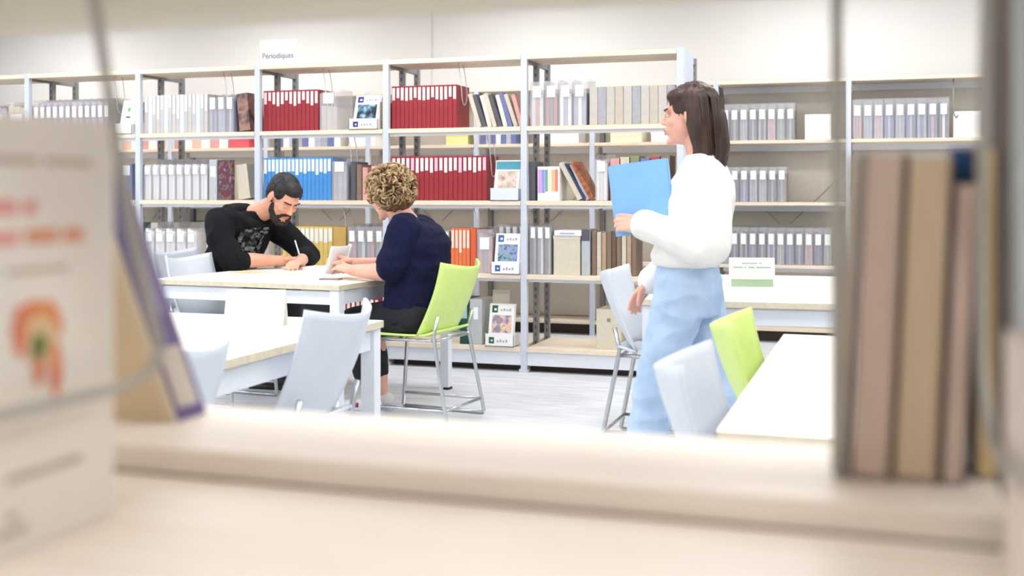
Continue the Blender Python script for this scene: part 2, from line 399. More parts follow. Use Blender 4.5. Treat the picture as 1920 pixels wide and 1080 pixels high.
# upper shelf
z = SZ[0]
clear_row(4, -7.0, -6.27, z, .28, [MS, ML, MAGS], 'clear magazine file, %s at the far left end of the upper periodicals shelf', 'clear files at the far left')
clear_row(12, -6.205, -5.50, z, .285, [[MS, MP], [MS, MD], [MAGS, MBL], [MP, MBL], [MP, ML], [MAGS, MD]], 'labelled clear file, %s from the left in the bay left of the green-figure sign', 'labelled files above the foreground book', slope=.1, lab_z=.135, lh=.085)
t = display(-5.355, YF - .01, z, .15, .265, None, None, 'white holder with a small green figure on the upper shelf', words=False)
g = MB(); rt = Matrix.Translation((0, .02, .005)) @ Matrix.Rotation(-.28, 4, 'X')
g.box(-.012, .012, .001, .004, .175, .205, rt); obj('green_mark', g, M('print_green', (120, 180, 110), .6, var=.05), t)
g = MB(); g.box(-.035, .035, .001, .004, .12, .165, rt); obj('grey_figure', g, M('print_grey', (214, 218, 216), .6, var=.1), t)
g = MB(); g.box(-.015, .02, 0, .003, .125, .135, rt); obj('dark_mark', g, INK, t)
binder_row(16, -5.205, -4.66, z, .285, [GFILE, WFILE, GFILE, BFILE], 'thin grey magazine file, %s from the left in the pale upper-shelf row', 'thin grey files on the upper shelf', labs=(LABEL,), lhs=(.12, .09, .14, .17, .1), lw=.5, ltop=0.003, name='magazine_file', cat='file box')
clear_row(3, -4.651, -4.44, z, .285, [[MAGS, MBL], [ML, MAGS], [MBL, MS]], 'clear labelled file, %s of three beside the leaning brown magazine', 'three clear files by the brown magazine', slope=.1, lab_z=.17, lh=.085)
magazine(-4.36, YF + .05, z + .012, .09, .27, .2, picture('cover_brown', [(110, 84, 74), (170, 130, 118), (90, 74, 78), (60, 46, 46)], 9), 'brown photo magazine leaning against the upright of the red binders', -.10, pages=MBR)
binder_row(13, -4.203, -3.765, z, .292, RED, 'red binder, %s from the left on the upper shelf under the hanging sign', 'red binders under the sign', labs=(LABELP, LABELP, LABELP, LABELP, LABEL), lhs=(.085, .06, .085, .1))
clear_file(-3.685, F1, z, .135, .295, .25, [BFILE, MS], 'wide clear file with one white label beside the red binders under the sign', None, slope=.12, lab_z=.19, lh=.075, fill_h=.6)
display(-3.395, YF - .012, z, .215, .25, picture('cover_dark_globe', [(14, 20, 30), (30, 44, 60), (110, 150, 178), (180, 214, 228)], 22), M('logo_navy', (44, 44, 130), .5, var=.1), 'white display holder with a dark globe picture and navy logo')
binder(-3.275, F1, z, .03, .19, .2, MBR, None, 'thin brown file squeezed between globe display and upright', None, name='magazine_file', cat='file box')
binder_row(15, -3.205, -2.725, z, .295, RED, 'red binder, %s from the left on the upper shelf beside the leaning magazines', 'red binders beside leaning magazines', labs=(LABELP, LABELP, LABEL, LABELP), lhs=(.085, .07, .085, .09))
lean_row(9, -2.60, -2.27, z, .235, [MS, MD, M('mag_cream', (232, 224, 210), .5, var=.05), MS, MD, M('mag_cream', (232, 224, 210)), MBL, MS, MP], 'cream magazine, %s of the row slumping left on the upper shelf', 'slumping magazines on the upper shelf', lean=-.3, wd=.030)
clear_row(4, -2.205, -1.82, z, .31, [[WFILE, MP], [M('paper_red', (196, 120, 126), .6, var=.1), M('paper_sage', (128, 146, 124), .6, var=.1)], [PAPER, ML], [ML, PAPER]], 'tall clear file, %s from the left at the top of the walking person bay', 'tall clear files near the end panel', slope=.05, lab_z=.19, lh=.075, fill_h=.75)
binder_row(10, -1.805, -1.24, z, .25, [BFILE, MAGS, BFILE, M('file_sand', (202, 190, 176), .55, var=.1)], 'greige magazine file, %s from the left beside the end panel', 'greige files beside the end panel', labs=(None,), name='magazine_file', cat='file box')
# second shelf
z = SZ[1]
clear_row(5, -6.19, -5.66, z, .29, [[MAGS, MD], [MS, MBL]], 'clear file, %s of five on the second shelf behind the foreground book', 'second-shelf files behind the foreground book', slope=.15)
binder(-5.36, F1, z, .10, .27, .24, MBL, LABEL, 'slate blue file beside the white file row on the second shelf', None, name='magazine_file', cat='file box')
clear_row(8, -5.205, -4.66, z, .305, [[WFILE, PAPER]], 'white magazine file, %s of eight on the second shelf', 'white files on the second shelf', slope=.16, lab_z=.19, lh=.06)
binder(-4.615, F1, z, .068, .295, .24, GFILE, LABEL, 'pale grey file with white label right of the eight white files', None, ltop=.05, name='magazine_file', cat='file box')
magazine(-4.51, YF + .03, z, .118, .29, .03, picture('cover_portrait', [(40, 40, 46), (120, 110, 104), (110, 34, 34), (60, 66, 110), (200, 140, 110)], 16), 'photo magazine with dark portrait cover facing out on the second shelf', 0)
magazine(-4.37, YF + .06, z + .01, .10, .25, .2, BEIGE, 'beige folder leaning behind the hooded man', -.13)
binder_row(17, -4.203, -3.665, z, .302, BLUE, 'blue binder, %s from the left on the second shelf above the writing man', 'blue binders on the second shelf', labs=(LABEL, M('label_ice', (214, 236, 250), .6, var=.02)), lhs=(.1, .085, .085, .11, .09), lw=.72)
clear_file(-3.60, F1, z, .115, .30, .25, [MAGS, ML], 'clear grey file with label ending the blue binder row', None, slope=.1, lab_z=.2, lh=.07)
for i in range(3): magazine(-3.50 + .045 * i, YF + .05, z, .04, .27 - .02 * i, .2, [MD, MBR, MP][i], 'dark magazine, %s of three standing beside the clear grey file' % ORD[i], 0, 'dark magazines behind the curly hair')
binder(-3.32, F1, z, .075, .24, .2, MP, LABEL, 'pink folder against the upright behind the curly hair', None, name='folder', cat='folder')
binder_row(20, -3.205, -2.51, z, .302, RED, 'red binder, %s from the left on the second shelf behind the curly hair', 'red binders behind the curly hair', labs=(LABELP, LABEL, LABEL, LABELP, M('label_rose', (250, 190, 214), .6, var=.02)), lhs=(.09, .085, .1))
display(-2.37, YF - .012, z, .20, .28, picture('cover_terracotta', [(190, 160, 140), (220, 206, 196), (170, 130, 110)], 14), None, 'white display holder with a teal-topped magazine on the second shelf', head=M('print_teal', (70, 150, 172), .5, var=.1), words=False, lipc=M('tray_lilac', (222, 228, 244), .5, var=.03))
binder(-2.193, F1, z, .046, .26, .2, MD, None, 'dark grey file just right of the upright beside the teal display', None, name='magazine_file', cat='file box')
t = thing('magazine_file', 'white file box with rainbow stripes on the second shelf', 'file box', (-2.08, F1, z))
obj('body', B(-.075, .075, 0, .2, 0, .225, .003), PAPER, t)
for i, c in enumerate([(222, 160, 226), (150, 150, 232), (120, 170, 160), (250, 236, 200), (250, 190, 150), (240, 130, 110)]):
    obj('stripe', B(-.07 + .023 * i, -.05 + .023 * i, -.0015, .0005, .05, .205), M('stripe_%d' % i, c, .5, var=.05), t)
obj('front_label', B(-.02, .066, -.003, -.001, .012, .06), LABEL, t)
lean_row(4, -1.90, -1.79, z, .275, [MS, M('mag_navy', (54, 66, 100), .5, var=.2), ML, M('mag_rust', (190, 120, 70), .5, rgb2=(120, 50, 30), scale=30)], 'colourful magazine, %s of four slumping left beside the clear file', 'slumping magazines on the second shelf', lean=-.5, wd=.034)
clear_file(-1.722, F1 - .01, z, .08, .305, .25, [PAPER, WFILE], 'narrow white file with label standing beside slumping magazines', None, slope=.12, lab_z=.19, lh=.065)
for i in range(6): magazine(-1.64 + .066 * i, YF + .06, z, .06, .275 + .008 * (i % 3), .2, [MP, MS, M('mag_olive', (136, 146, 110), .5, var=.1), MBL, M('mag_crimson', (176, 70, 74), .5, var=.1), MBR][i], 'coloured magazine, %s of six behind the blue folder' % ORD[i], 0, 'magazines behind the blue folder')
# third shelf
z = SZ[2]
clear_row(5, -5.205, -4.75, z, .32, [[PAPER, WFILE]], 'clear file of white paper, %s of five on the third shelf', 'white files on the third shelf', slope=.22, lab_z=.18, lh=.06)
display(-4.62, YF - .005, z, .15, .28, M('print_pale_lilac', (232, 230, 240), .6, var=.05), None, 'white display holder behind the empty white chair back', words=False, head=M('print_purple', (130, 106, 160), .5, rgb2=(200, 150, 140), scale=50))
binder_row(11, -4.05, -3.655, z, .30, YEL, 'yellow binder, %s from the left beside the writing man', 'yellow binders on the third shelf', labs=(M('label_cream', (240, 238, 226), .6, var=.02),), lhs=(.09, .1), lw=.8)
binder(-3.60, F1, z, .10, .30, .25, M('binder_ochre', (206, 168, 90), .5, var=.1), None, 'wide ochre box file ending the yellow binder row', None, name='box_file', cat='file box')
clear_row(4, -3.535, -3.26, z, .32, [[MAGS, MP], [MAGS, WFILE]], 'clear labelled file, %s of four right of the ochre box file', 'clear files right of ochre box', slope=.05, lab_z=.2, lh=.075, fill_h=.75)
display(-3.12, YF - .008, z, .17, .255, M('print_rose', (226, 160, 172), .5, var=.1), M('logo_violet', (80, 60, 150), .5, var=.1), 'white display holder with a rose cover beside the curly-haired reader')
binder_row(6, -2.99, -2.78, z, .28, MAGS, 'grey file, %s of six hidden behind the navy shirt', 'grey files behind the navy shirt', name='magazine_file', cat='file box')
binder_row(5, -2.768, -2.63, z, .298, ORA, 'orange binder, %s from the left above the lime chair', 'orange binders above the lime chair', labs=(M('label_peach', (250, 220, 206), .6, var=.02),), lhs=(.12, .12, .15))
binder(-2.605, F1, z, .042, .30, .25, M('binder_orange_dark', (224, 98, 56), .5, var=.1), None, 'deep orange box file ending the orange row', None, name='box_file', cat='file box')
clear_file(-2.523, F1 - .005, z, .11, .31, .25, [MP, MAGS], 'clear file with a big white label beside the orange binders', None, slope=.05, lab_z=.16, lh=.08)
clear_row(4, -2.462, -2.27, z, .33, [[MD, PAPER], [MAGS, PAPER]], 'clear file, %s of four behind the blue flower display', 'clear files behind the flower display', y=YF + .13, d=.2, slope=.02, lab_z=.24, lh=.07, fill_h=.9)
display(-2.362, YF - .015, z, .20, .27, picture('cover_flowers', [(70, 70, 140), (120, 130, 200), (150, 170, 190), (110, 150, 150), (50, 100, 120)], 40), M('logo_blue', (60, 100, 170), .5, var=.1), 'white display holder with a blue flower cover and logo', tilt=.2)
clear_row(3, -2.21, -2.06, z, .335, [[MBR, MAGS], [MAGS, PAPER]], 'clear file, %s of three right of the flower display upright', 'clear files beside the beige box', slope=.05, lab_z=.24, lh=.07)
t = thing('box_file', 'beige archive box under a white paper tray', 'box', (-1.955, F1, z)); obj('body', B(-.09, .09, 0, .24, 0, .255, .003), BEIGE, t); obj('lid_edge', B(-.092, .092, -.002, .242, .235, .257), M('beige_light', (228, 220, 204), .7, var=.03), t)
t = thing('paper_tray', 'white paper tray lying on top of the beige archive box', 'tray', (-1.95, F1, z + .2575)); obj('tray', B(-.088, .095, -.01, .22, 0, .035, .003), PAPER, t); obj('blue_print', B(-.05, .05, -.0115, -.01, .01, .02), M('print_blue_pale', (170, 184, 226), .5, var=.1), t)
binder(-1.828, F1, z, .058, .30, .24, GFILE, M('label_charcoal', (92, 90, 100), .6, var=.1), 'grey file with a charcoal top label beside the brown magazines', None, lh=.075, lw=.95, ltop=.0, name='magazine_file', cat='file box')
for i in range(9): magazine(-1.775 + .033 * i, YF + .05, z, .03, .29 - .006 * (i % 3), .2, [MBR, MS, M('mag_tan', (186, 160, 130), .5, var=.15), MBR, M('mag_umber', (110, 86, 70), .5, var=.2)][i % 5], 'brown-toned magazine, %s from the left behind the carried folder' % ORD[i], 0, 'brown magazines on the third shelf')
# bottom shelf
z = SZ[3]
binder(-5.19, F1, z, .05, .30, .24, GRN, LABEL, 'dark green binder at the bottom left behind the table', None)
binder_row(14, -5.12, -4.42, z, .29, RED, 'red binder, %s from the left on the bottom shelf behind the empty chair', 'red binders on the bottom shelf left', labs=(LABELP, LABEL), lhs=(.16,), lw=.7)
t = thing('storage_bin', 'black storage bin on the bottom shelf seen under the table', 'bin', (-3.86, YF + .03, z)); m = MB(); m.box(-.2, .2, 0, .008, 0, .26).box(-.2, .2, .24, .248, 0, .26).box(-.2, -.192, 0, .248, 0, .26).box(.192, .2, 0, .248, 0, .26).box(-.2, .2, 0, .248, 0, .008); obj('body', m, BLACK, t); obj('rim', MB().box(-.206, .206, -.006, 0, .235, .262), BLACK, t)
binder_row(9, -3.62, -3.30, z, .29, RED, 'red binder, %s from the left on the bottom shelf behind the seated reader', 'red binders on the bottom shelf right', labs=(LABELP, LABEL), lhs=(.09,), lw=.6)
binder(-2.67, F1, z, .066, .305, .25, GRN, M('label_aqua', (170, 204, 206), .6, var=.03), 'dark green binder on the bottom shelf right of the lime chair', None, lh=.12, lw=.6)
binder(-2.587, F1, z, .09, .305, .25, GFILE, LABEL, 'grey box file with white label beside the green binder', None, lh=.08, lw=.36, ltop=.055, name='box_file', cat='file box')
display(-2.405, YF - .015, z, .20, .28, picture('cover_collage', [(240, 140, 100), (236, 214, 180), (140, 130, 170), (180, 150, 150)], 20), M('logo_green', (30, 96, 70), .5, var=.2), 'white display holder with an orange collage cover and green logo', tilt=.2)
t = thing('brochure', 'small pale plastic plate standing behind the collage display', 'plate', (-2.45, YF + .16, z)); obj('plate', MB().box(-.06, .06, 0, .004, 0, .36), BEIGE, t); obj('base', MB().box(-.06, .06, -.02, .06, 0, .004), BEIGE, t)
t = thing('box_file', 'plain beige box alone on the empty bottom shelf', 'box', (-1.68, YF + .06, z)); obj('body', B(-.083, .083, 0, .24, 0, .262, .003), BEIGE, t); obj('finger_hole', B(-.012, .012, -.001, .001, .18, .204), M('beige_dark', (150, 140, 124), .7, var=.05), t)

# wall shelving files
wy = WYF + .03
clear_row(8, -1.225, -.645, 1.60, .30, [[MAGS, MD], [MD, MAGS], [MAGS, ML], [MD, MAGS], [MAGS, MD], [MP, ML], [M('mag_green', (120, 150, 126), .5, var=.1), MAGS], [MD, MAGS]], 'labelled clear file, %s from the left on the wall shelf behind the walker head', 'wall files upper row left', y=wy, slope=.02, lab_z=.17, lh=.075)
clear_row(9, -.215, .49, 1.60, .315, [[MP, MAGS], [MAGS, ML], [ML, MP], [MBL, ML], [MAGS, ML], [MBL, ML], [ML, MBL], [MBL, MP], [MD, PAPER]], 'labelled clear file, %s from the left on the wall shelf above the foreground books', 'wall files upper row right', y=wy, slope=.02, lab_z=.18, lh=.08)
clear_row(7, -1.225, -.71, 1.11, .285, [[MBR, MAGS], [MD, MBR], [MBL, ML], [ML, MAGS], [MAGS, ML], [MD, MAGS]], 'labelled clear file, %s from the left on the middle wall shelf', 'wall files middle row', y=wy, slope=.02, lab_z=.18, lh=.07)
clear_row(12, -1.225, -.36, .615, .30, [[MAGS, ML], [MD, MAGS], [MAGS, MD], [MBL, MAGS], [MD, MAGS], [ML, MBL], [MAGS, MS], [MBL, MAGS], [MD, ML], [MP, MAGS], [MD, MBL], [MAGS, MS]], 'labelled clear file, %s from the left on the wall shelf behind the green table sign', 'wall files lower row', y=wy, slope=.02, lab_z=.16, lh=.085)
for i, (x, s) in enumerate(((-.47, 'left of the thin dark foreground wire'), (.62, 'above the blue foreground book'))):
    t = thing('display_holder', 'blank white holder on the upper wall shelf ' + s, 'display', (x, wy, 1.6)); obj('panel', B(-.10, .10, .02, .026, 0, .2, .002), PAPER, t); obj('base', B(-.10, .10, 0, .12, 0, .006), PAPER, t)
binder_row(14, -7.1, -5.75, 1.60, .25, [MP, WFILE, M('file_peach', (240, 196, 170), .5, var=.1), WFILE], 'peach or white file, %s from the left on the wall shelf seen through the rack', 'wall files seen through the left bays', y=wy, labs=(None,), name='magazine_file', cat='file box')
binder_row(10, -5.24, -4.6, 1.60, .25, [MBL, WFILE, ML, MAGS], 'bluish file, %s from the left on the wall shelf under the red binders', 'bluish wall files seen through the rack', y=wy, labs=(None,), name='magazine_file', cat='file box')
t = thing('box_file', 'flat red box on the wall shelf seen through the rack', 'box', (-5.62, wy - .02, 1.6)); obj('body', B(-.1, .1, 0, .2, 0, .09, .003), M('box_red', (232, 100, 104), .5, var=.08), t); obj('lid', B(-.102, .102, -.002, .202, .06, .092, .002), M('box_red', (232, 100, 104)), t)
t = thing('box_file', 'white box with faint writing on the wall shelf seen through the rack', 'box', (-4.38, wy - .02, 1.6)); obj('body', B(-.13, .13, 0, .22, 0, .16, .003), PAPER, t); obj('lettering', B(-.08, .08, -.0015, 0, .08, .095), M('print_blue_pale', (170, 184, 226)), t)
t = thing('box_file', 'low yellow box on the wall shelf seen through the rack', 'box', (-3.48, wy - .02, 1.6)); obj('body', B(-.1, .1, 0, .2, 0, .10, .003), M('box_yellow', (244, 236, 160), .5, var=.05), t); obj('lid', B(-.102, .102, -.002, .202, .075, .103, .002), M('box_yellow', (244, 236, 160)), t)
binder_row(7, -3.27, -2.95, 1.60, .22, [MBL, ML, MBL, WFILE], 'blue-grey file, %s from the left on the wall shelf above the teal display', 'blue-grey wall files', y=wy, labs=(None,), name='magazine_file', cat='file box')
for i, x in enumerate((-2.6, -2.0, -1.62)):
    t = thing('box_file', 'white box on the wall shelf behind the end bay, %s from the left' % ORD[i], 'box', (x, wy, 1.6)); wd = (.2, .13, .17)[i]; obj('body', B(-wd, wd, 0, .24, 0, .16 - .03 * i, .003), [WFILE, M('box_cream', (238, 228, 200), .6, var=.03), PAPER][i], t); obj('lid', B(-wd - .002, wd + .002, -.002, .242, .12 - .03 * i, .162 - .03 * i, .002), PAPER, t)
binder_row(9, -6.9, -6.2, .615, .29, [M('file_forest', (38, 70, 40), .6, var=.3, scale=30), WFILE, M('file_forest', (38, 70, 40))], 'forest green or white file, %s from the left low on the wall shelf', 'green wall files behind the white chair', y=wy, labs=(None,), name='magazine_file', cat='file box')
binder_row(3, -6.1, -5.85, .615, .31, [M('file_forest', (38, 70, 40)), MBL, M('mag_rust', (190, 120, 70))], 'dark file, %s of three low on the wall shelf beside the hooded man', 'dark wall files by the man', y=wy, labs=(None,), name='magazine_file', cat='file box')

# wire bookends that hang under the shelves
def wire(label, pts, r, mat, group=None, name='wire_bookend', closed=False):
    base = Vector(pts[0]); m = MB().tube([Vector(p) - base for p in pts], r, 8, closed)
    o = obj(name, m, mat, None, True, base); return tag(o, label, 'bookend', group)
WIREL = M('wire_pale', (214, 216, 220), .3, metal=.4, var=.05)
def hang_wire(x, z, label, yb=YF + .05):
    zt = z + .448; c = []
    for q in range(13):
        a = math.pi * q / 12; c.append((x, yb + .07 - .05 * math.cos(a) * 1.0, z + .24 - .08 * math.sin(a)))
    wire(label, [(x - .03, yb + .02, zt), (x - .012, yb + .02, z + .36)] + c + [(x - .012, yb + .12, z + .36), (x - .03, yb + .12, zt)], .003, WIREL, 'thin wire bookends hanging under the shelves')
for x, zi, s in ((-5.47, 0, 'beside the green-figure holder'), (-4.52, 0, 'above the three clear files'), (-3.72, 0, 'above the wide clear file'), (-2.70, 0, 'between red binders and slumping magazines'), (-2.49, 1, 'at the end of the second-shelf red binders'), (-3.52, 1, 'beside the dark magazines'), (-3.56, 2, 'beside the ochre box file'), (-2.585, 2, 'beside the deep orange box file')):
    hang_wire(x, SZ[zi], 'thin wire bookend hanging ' + s)
# hanging wire on the wall shelf
wire('thin grey wire hook hanging from the wall shelf top at far right', [(.52, WYF + .03, 2.045), (.52, WYF + .03, 1.78), (.54, WYF + .04, 1.75), (.56, WYF + .06, 1.78)], .005, STEELD)

# hanging sign
t = thing('sign', 'white sign reading Périodiques standing on the shelving top', 'sign', (-4.07, YF + .01, 2.093))
obj('panel', B(-.145, .145, 0, .004, 0, .178, .001), M('sign_panel', (228, 226, 232), .4, var=.01), t)
def text(body, size, mat, parent, loc, rot=(R(90), 0, 0), name='lettering', sx=1.):
    cu = bpy.data.curves.new(name, 'FONT'); cu.body = body; cu.size = size; cu.align_x = 'CENTER'; cu.extrude = .0006; cu.resolution_u = 3
    tmp = bpy.data.objects.new('tmp', cu); col.objects.link(tmp)
    dg = bpy.context.evaluated_depsgraph_get(); me = bpy.data.meshes.new_from_object(tmp.evaluated_get(dg)); bpy.data.objects.remove(tmp)
    me.materials.clear(); me.materials.append(mat); me.name = name
    o = obj(name, me, None, parent); o.location = loc; o.rotation_euler = rot; o.scale = (sx, 1, 1); o['kind'] = 'stuff'; return o
text('Périodiques', .056, M('sign_ink', (120, 116, 120), .6, var=.05), t, (0, -.0012, .045), sx=.95)
obj('edge_strip', B(-.15, -.146, -.002, .006, 0, .18), M('strip_pink', (236, 214, 216), .5, var=.03), t)

# ------------------------------------------------------------------ tables
def table(label, x0, x1, y0, y1, rz=0., pivot=None, H=.72):
    cx, cy = (x0 + x1) / 2, (y0 + y1) / 2; t = thing('table', label, 'table', (cx, cy, 0), rz); a, b = (x1 - x0) / 2, (y1 - y0) / 2
    obj('tabletop', B(-a + .001, a - .001, -b + .001, b - .001, H - .024, H, .001), TOP, t)
    e = MB(); e.box(-a, a, -b, -b + .002, H - .025, H - .001).box(-a, a, b - .002, b, H - .025, H - .001).box(-a, -a + .002, -b, b, H - .025, H - .001).box(a - .002, a, -b, b, H - .025, H - .001)
    obj('edge_band', e, TOPE, t)
    i = .035
    for s in (-1, 1):
        obj('apron_rail', B(-a + i, a - i, s * (b - i) - .012, s * (b - i) + .012, H - .10, H - .034), STEELW, t)
        obj('apron_rail', B(s * (a - i) - .012, s * (a - i) + .012, -b + i, b - i, H - .10, H - .034), STEELW, t)
        for q in (-1, 1):
            lg = obj('leg', B(s * (a - i) - .027, s * (a - i) + .027, q * (b - i) - .027, q * (b - i) + .027, .012, H - .026, .004), STEELW, t)
            obj('foot_cap', B(s * (a - i) - .028, s * (a - i) + .028, q * (b - i) - .028, q * (b - i) + .028, 0, .014), BLACK, lg)
    return t
table('cream table between the two seated readers', -3.66, -2.50, 5.12, 6.46, R(-4))
table('cream table behind the two near white chairs', -3.05, -1.695, 2.28, 3.73)
table('cream table in the right foreground beside the white and lime chairs', -.30, 1.0, 2.175, 3.76)
table('cream table carrying the green sign behind the walker', -1.03, .75, 4.86, 6.5, R(3))

# ------------------------------------------------------------------ chairs
def make_chair(label, mat, loc, rotz, nm):
    t = thing('chair', label, 'chair', loc, rotz, None)
    def bk(u, v):
        s = 2 * u - 1; w_ = .222 - .012 * v
        return (-.175 - .145 * v - .022 * math.sin(math.pi * v * .9) + .088 * abs(s) ** 2.1 * (.75 + .25 * v), s * w_,   .465 + .365 * v - .008 * s * s * (1 - v) - .030 * (1 - s * s) * v * v)
    def st(u, v):
        s = 2 * u - 1; x = -.20 + .42 * v; ed = max(0, v - .85) / .15
        return (x, s * (.205 + .015 * math.sin(math.pi * v)), .452 - .018 * (1 - s * s) * math.sin(math.pi * min(1, v * 1.05)) - .035 * ed * ed + .02 * max(0, .15 - v) / .15)
    obj('backrest', MB().grid(bk, 20, 14, -.011), mat, t, True); obj('seat', MB().grid(st, 14, 14, .012), mat, t, True)
    r = .0105
    for s in (-1, 1):
        y = s * .2
        obj('leg', MB().tube([(.17, y * .95, .43), (.185, y * 1.02, .40), (.215, y * 1.08, .02), (.205, y * 1.08, .0105)], r), CHROME, t, True)
        obj('leg', MB().tube([(-.213, y * .97, .56), (-.19, y * .98, .46), (-.20, y, .40), (-.275, y * 1.08, .02), (-.265, y * 1.08, .0105)], r), CHROME, t, True)
        obj('floor_runner', MB().tube([(.206, y * 1.08, .0106), (-.266, y * 1.08, .0106)], r), CHROME, t, True)
        obj('stretcher', MB().tube([(.21, y * 1.07, .085), (-.258, y * 1.07, .085)], .008), CHROME, t, True)
        obj('seat_rail', MB().tube([(.175, y * .9, .428), (-.20, y * .95, .432)], .009), CHROME, t, True)
    obj('cross_bar', MB().tube([(-.19, -.19, .43), (-.19, .19, .43)], .009), CHROME, t, True)
    obj('cross_bar', MB().tube([(-.258, -.216, .085), (-.258, .216, .085)], .008), CHROME, t, True)
    obj('cross_bar', MB().tube([(.16, -.185, .422), (.16, .185, .422)], .009), CHROME, t, True)
    return t
PI = math.pi
wc = make_chair('white plastic chair near the front, beside the purple book', WHITEP, (-1.85, 2.37, 0), PI, 'w')
gc = make_chair('lime green chair under the curly-haired reader', LIME, (-2.31, 5.53, 0), PI - R(6), 'g')
dup(wc, (-1.85, 3.20, 0), PI, 'white plastic chair tucked in front of the lime chair')
dup(wc, (-.145, 2.47, 0), 0, 'white chair at the right table, in front of a lime one')
dup(gc, (-.14, 3.28, 0), 0, 'lime green chair at the right foreground table')
dup(wc, (-.95, 5.30, 0), 0, 'white chair behind the walker at the sign table')
dup(wc, (-4.02, 6.16, 0), R(-6), 'white chair under the hooded man')
dup(wc, (-3.56, 5.64, 0), R(-4), 'empty white chair left of the hooded man')

# ------------------------------------------------------------------ things on the tables
def tent(label, loc, rz, wd, h, mat_face, dp=.09):
    t = thing('table_sign', label, 'sign', loc, rz)
    for s in (-1, 1):
        m = MB(); m.add([(-wd / 2, s * dp / 2, 0), (wd / 2, s * dp / 2, 0), (wd / 2, s * .002, h), (-wd / 2, s * .002, h), (-wd / 2, s * (dp / 2 - .003), 0), (wd / 2, s * (dp / 2 - .003), 0), (wd / 2, s * .0005, h - .002), (-wd / 2, s * .0005, h - .002)], [(0, 1, 2, 3), (4, 7, 6, 5), (0, 4, 5, 1), (1, 5, 6, 2), (2, 6, 7, 3), (3, 7, 4, 0)])
        obj('panel', m, PAPER, t)
    return t, (lambda x0, x1, z0, z1, mat, nm: obj(nm, MB().add([(x0 * wd, -dp / 2 + z0 * (dp / 2 - .002) - .001, z0 * h), (x1 * wd, -dp / 2 + z0 * (dp / 2 - .002) - .001, z0 * h), (x1 * wd, -dp / 2 + z1 * (dp / 2 - .002) - .001, z1 * h), (x0 * wd, -dp / 2 + z1 * (dp / 2 - .002) - .001, z1 * h)], [(0, 1, 2, 3)]), mat, t))
t, pr = tent('white and pale green folded sign on the far right table', (-.595, 5.58, .7205), R(10), .215, .145, None)
pr(-.46, .46, .05, .62, M('sign_mint', (222, 242, 214), .6, var=.02), 'green_panel'); pr(-.46, .46, .05, .3, M('sign_mint_deep', (206, 236, 196), .6, rgb2=(216, 238, 190), scale=12), 'green_band')
for z0, xs in ((.79, [(-.22, .12), (.16, .22)]), (.66, [(-.42, -.2), (-.17, -.13), (-.08, .06), (.09, .42)])):
    for a, b in xs: pr(a, b, z0, z0 + .045, M('sign_text_grey', (160, 180, 160), .7, var=.1), 'lettering')
t, pr = tent('white folded sign with faint print on the near left table', (-2.03, 3.42, .7205), R(20), .20, .125, None, .11)
for z0, a, b in ((.75, -.3, .1), (.55, .0, .2), (.3, .1, .35)): pr(a, b, z0, z0 + .04, M('faint_lilac', (226, 226, 238), .7, var=.05), 'lettering')

def sheet(name, label, loc, rz, wd, dp, th, mat, cat='paper', edge=None):
    t = thing(name, label, cat, loc, rz); n = 3
    obj('sheet_stack', B(-wd / 2, wd / 2, -dp / 2, dp / 2, 0, th), mat, t)
    return t
t = sheet('paper_stack', 'white pad of paper under the writing hand', (-3.36, 6.22, .7205), R(-20), .30, .21, .012, PAPER)
obj('binding', B(-.15, -.135, -.106, .106, 0, .014), M('pad_binding', (226, 222, 214), .6, var=.05), t)
t = sheet('magazine', 'pink and orange leaflet flat at the left side of the table', (-3.36, 5.72, .7205), R(-10), .42, .2, .004, M('leaflet', (246, 226, 206), .5, var=.03), 'leaflet')
obj('orange_print', B(-.17, -.02, -.08, .08, .004, .0046), picture('print_orange', [(244, 176, 96), (250, 214, 170), (246, 196, 150)], 20), t); obj('rose_print', B(.0, .17, -.08, .08, .004, .0046), picture('print_rosy', [(246, 206, 206), (244, 232, 226), (230, 200, 206)], 20), t)
t = sheet('book', 'closed white book lying between the two readers', (-3.05, 6.1, .7205), R(8), .26, .2, .022, PAPER, 'book')
obj('cover', B(-.132, .132, -.102, .102, .022, .0245), M('cover_white_blue', (240, 242, 248), .4, rgb2=(226, 230, 244), scale=12), t); obj('blue_print', B(.07, .12, -.09, .0, .0246, .0252), M('print_blue_grey', (150, 156, 200), .5, var=.1), t)
t = sheet('phone', 'dark slim phone lying beside the reader wrist', (-2.77, 5.42, .7205), R(5), .11, .055, .007, M('phone_grey', (150, 132, 128), .4, var=.1), 'phone'); obj('screen', B(-.05, .05, -.024, .024, .007, .0076), M('phone_screen', (200, 180, 172), .2, var=.05), t)
# booklet held open by the curly-haired reader
t = thing('booklet', 'open white booklet held up by the curly-haired reader', 'booklet', (-2.80, 5.62, .727), R(8))
for s in (-1, 1):
    mm = Matrix.Rotation(s * R(22), 4, 'Z') @ Matrix.Rotation(R(16), 4, 'Y')
    obj('page', MB().grid(lambda u, v: (.012 * math.sin(PI * u), s * u * .15, .02 + v * .155), 8, 4, .004, mm), PAPER, t, True)
obj('photo_print', MB().box(.012, .0135, .06, .12, .05, .13, Matrix.Rotation(R(22), 4, 'Z') @ Matrix.Rotation(R(16), 4, 'Y')), picture('print_photo', [(150, 150, 140), (210, 200, 190), (110, 110, 110)], 60), t)

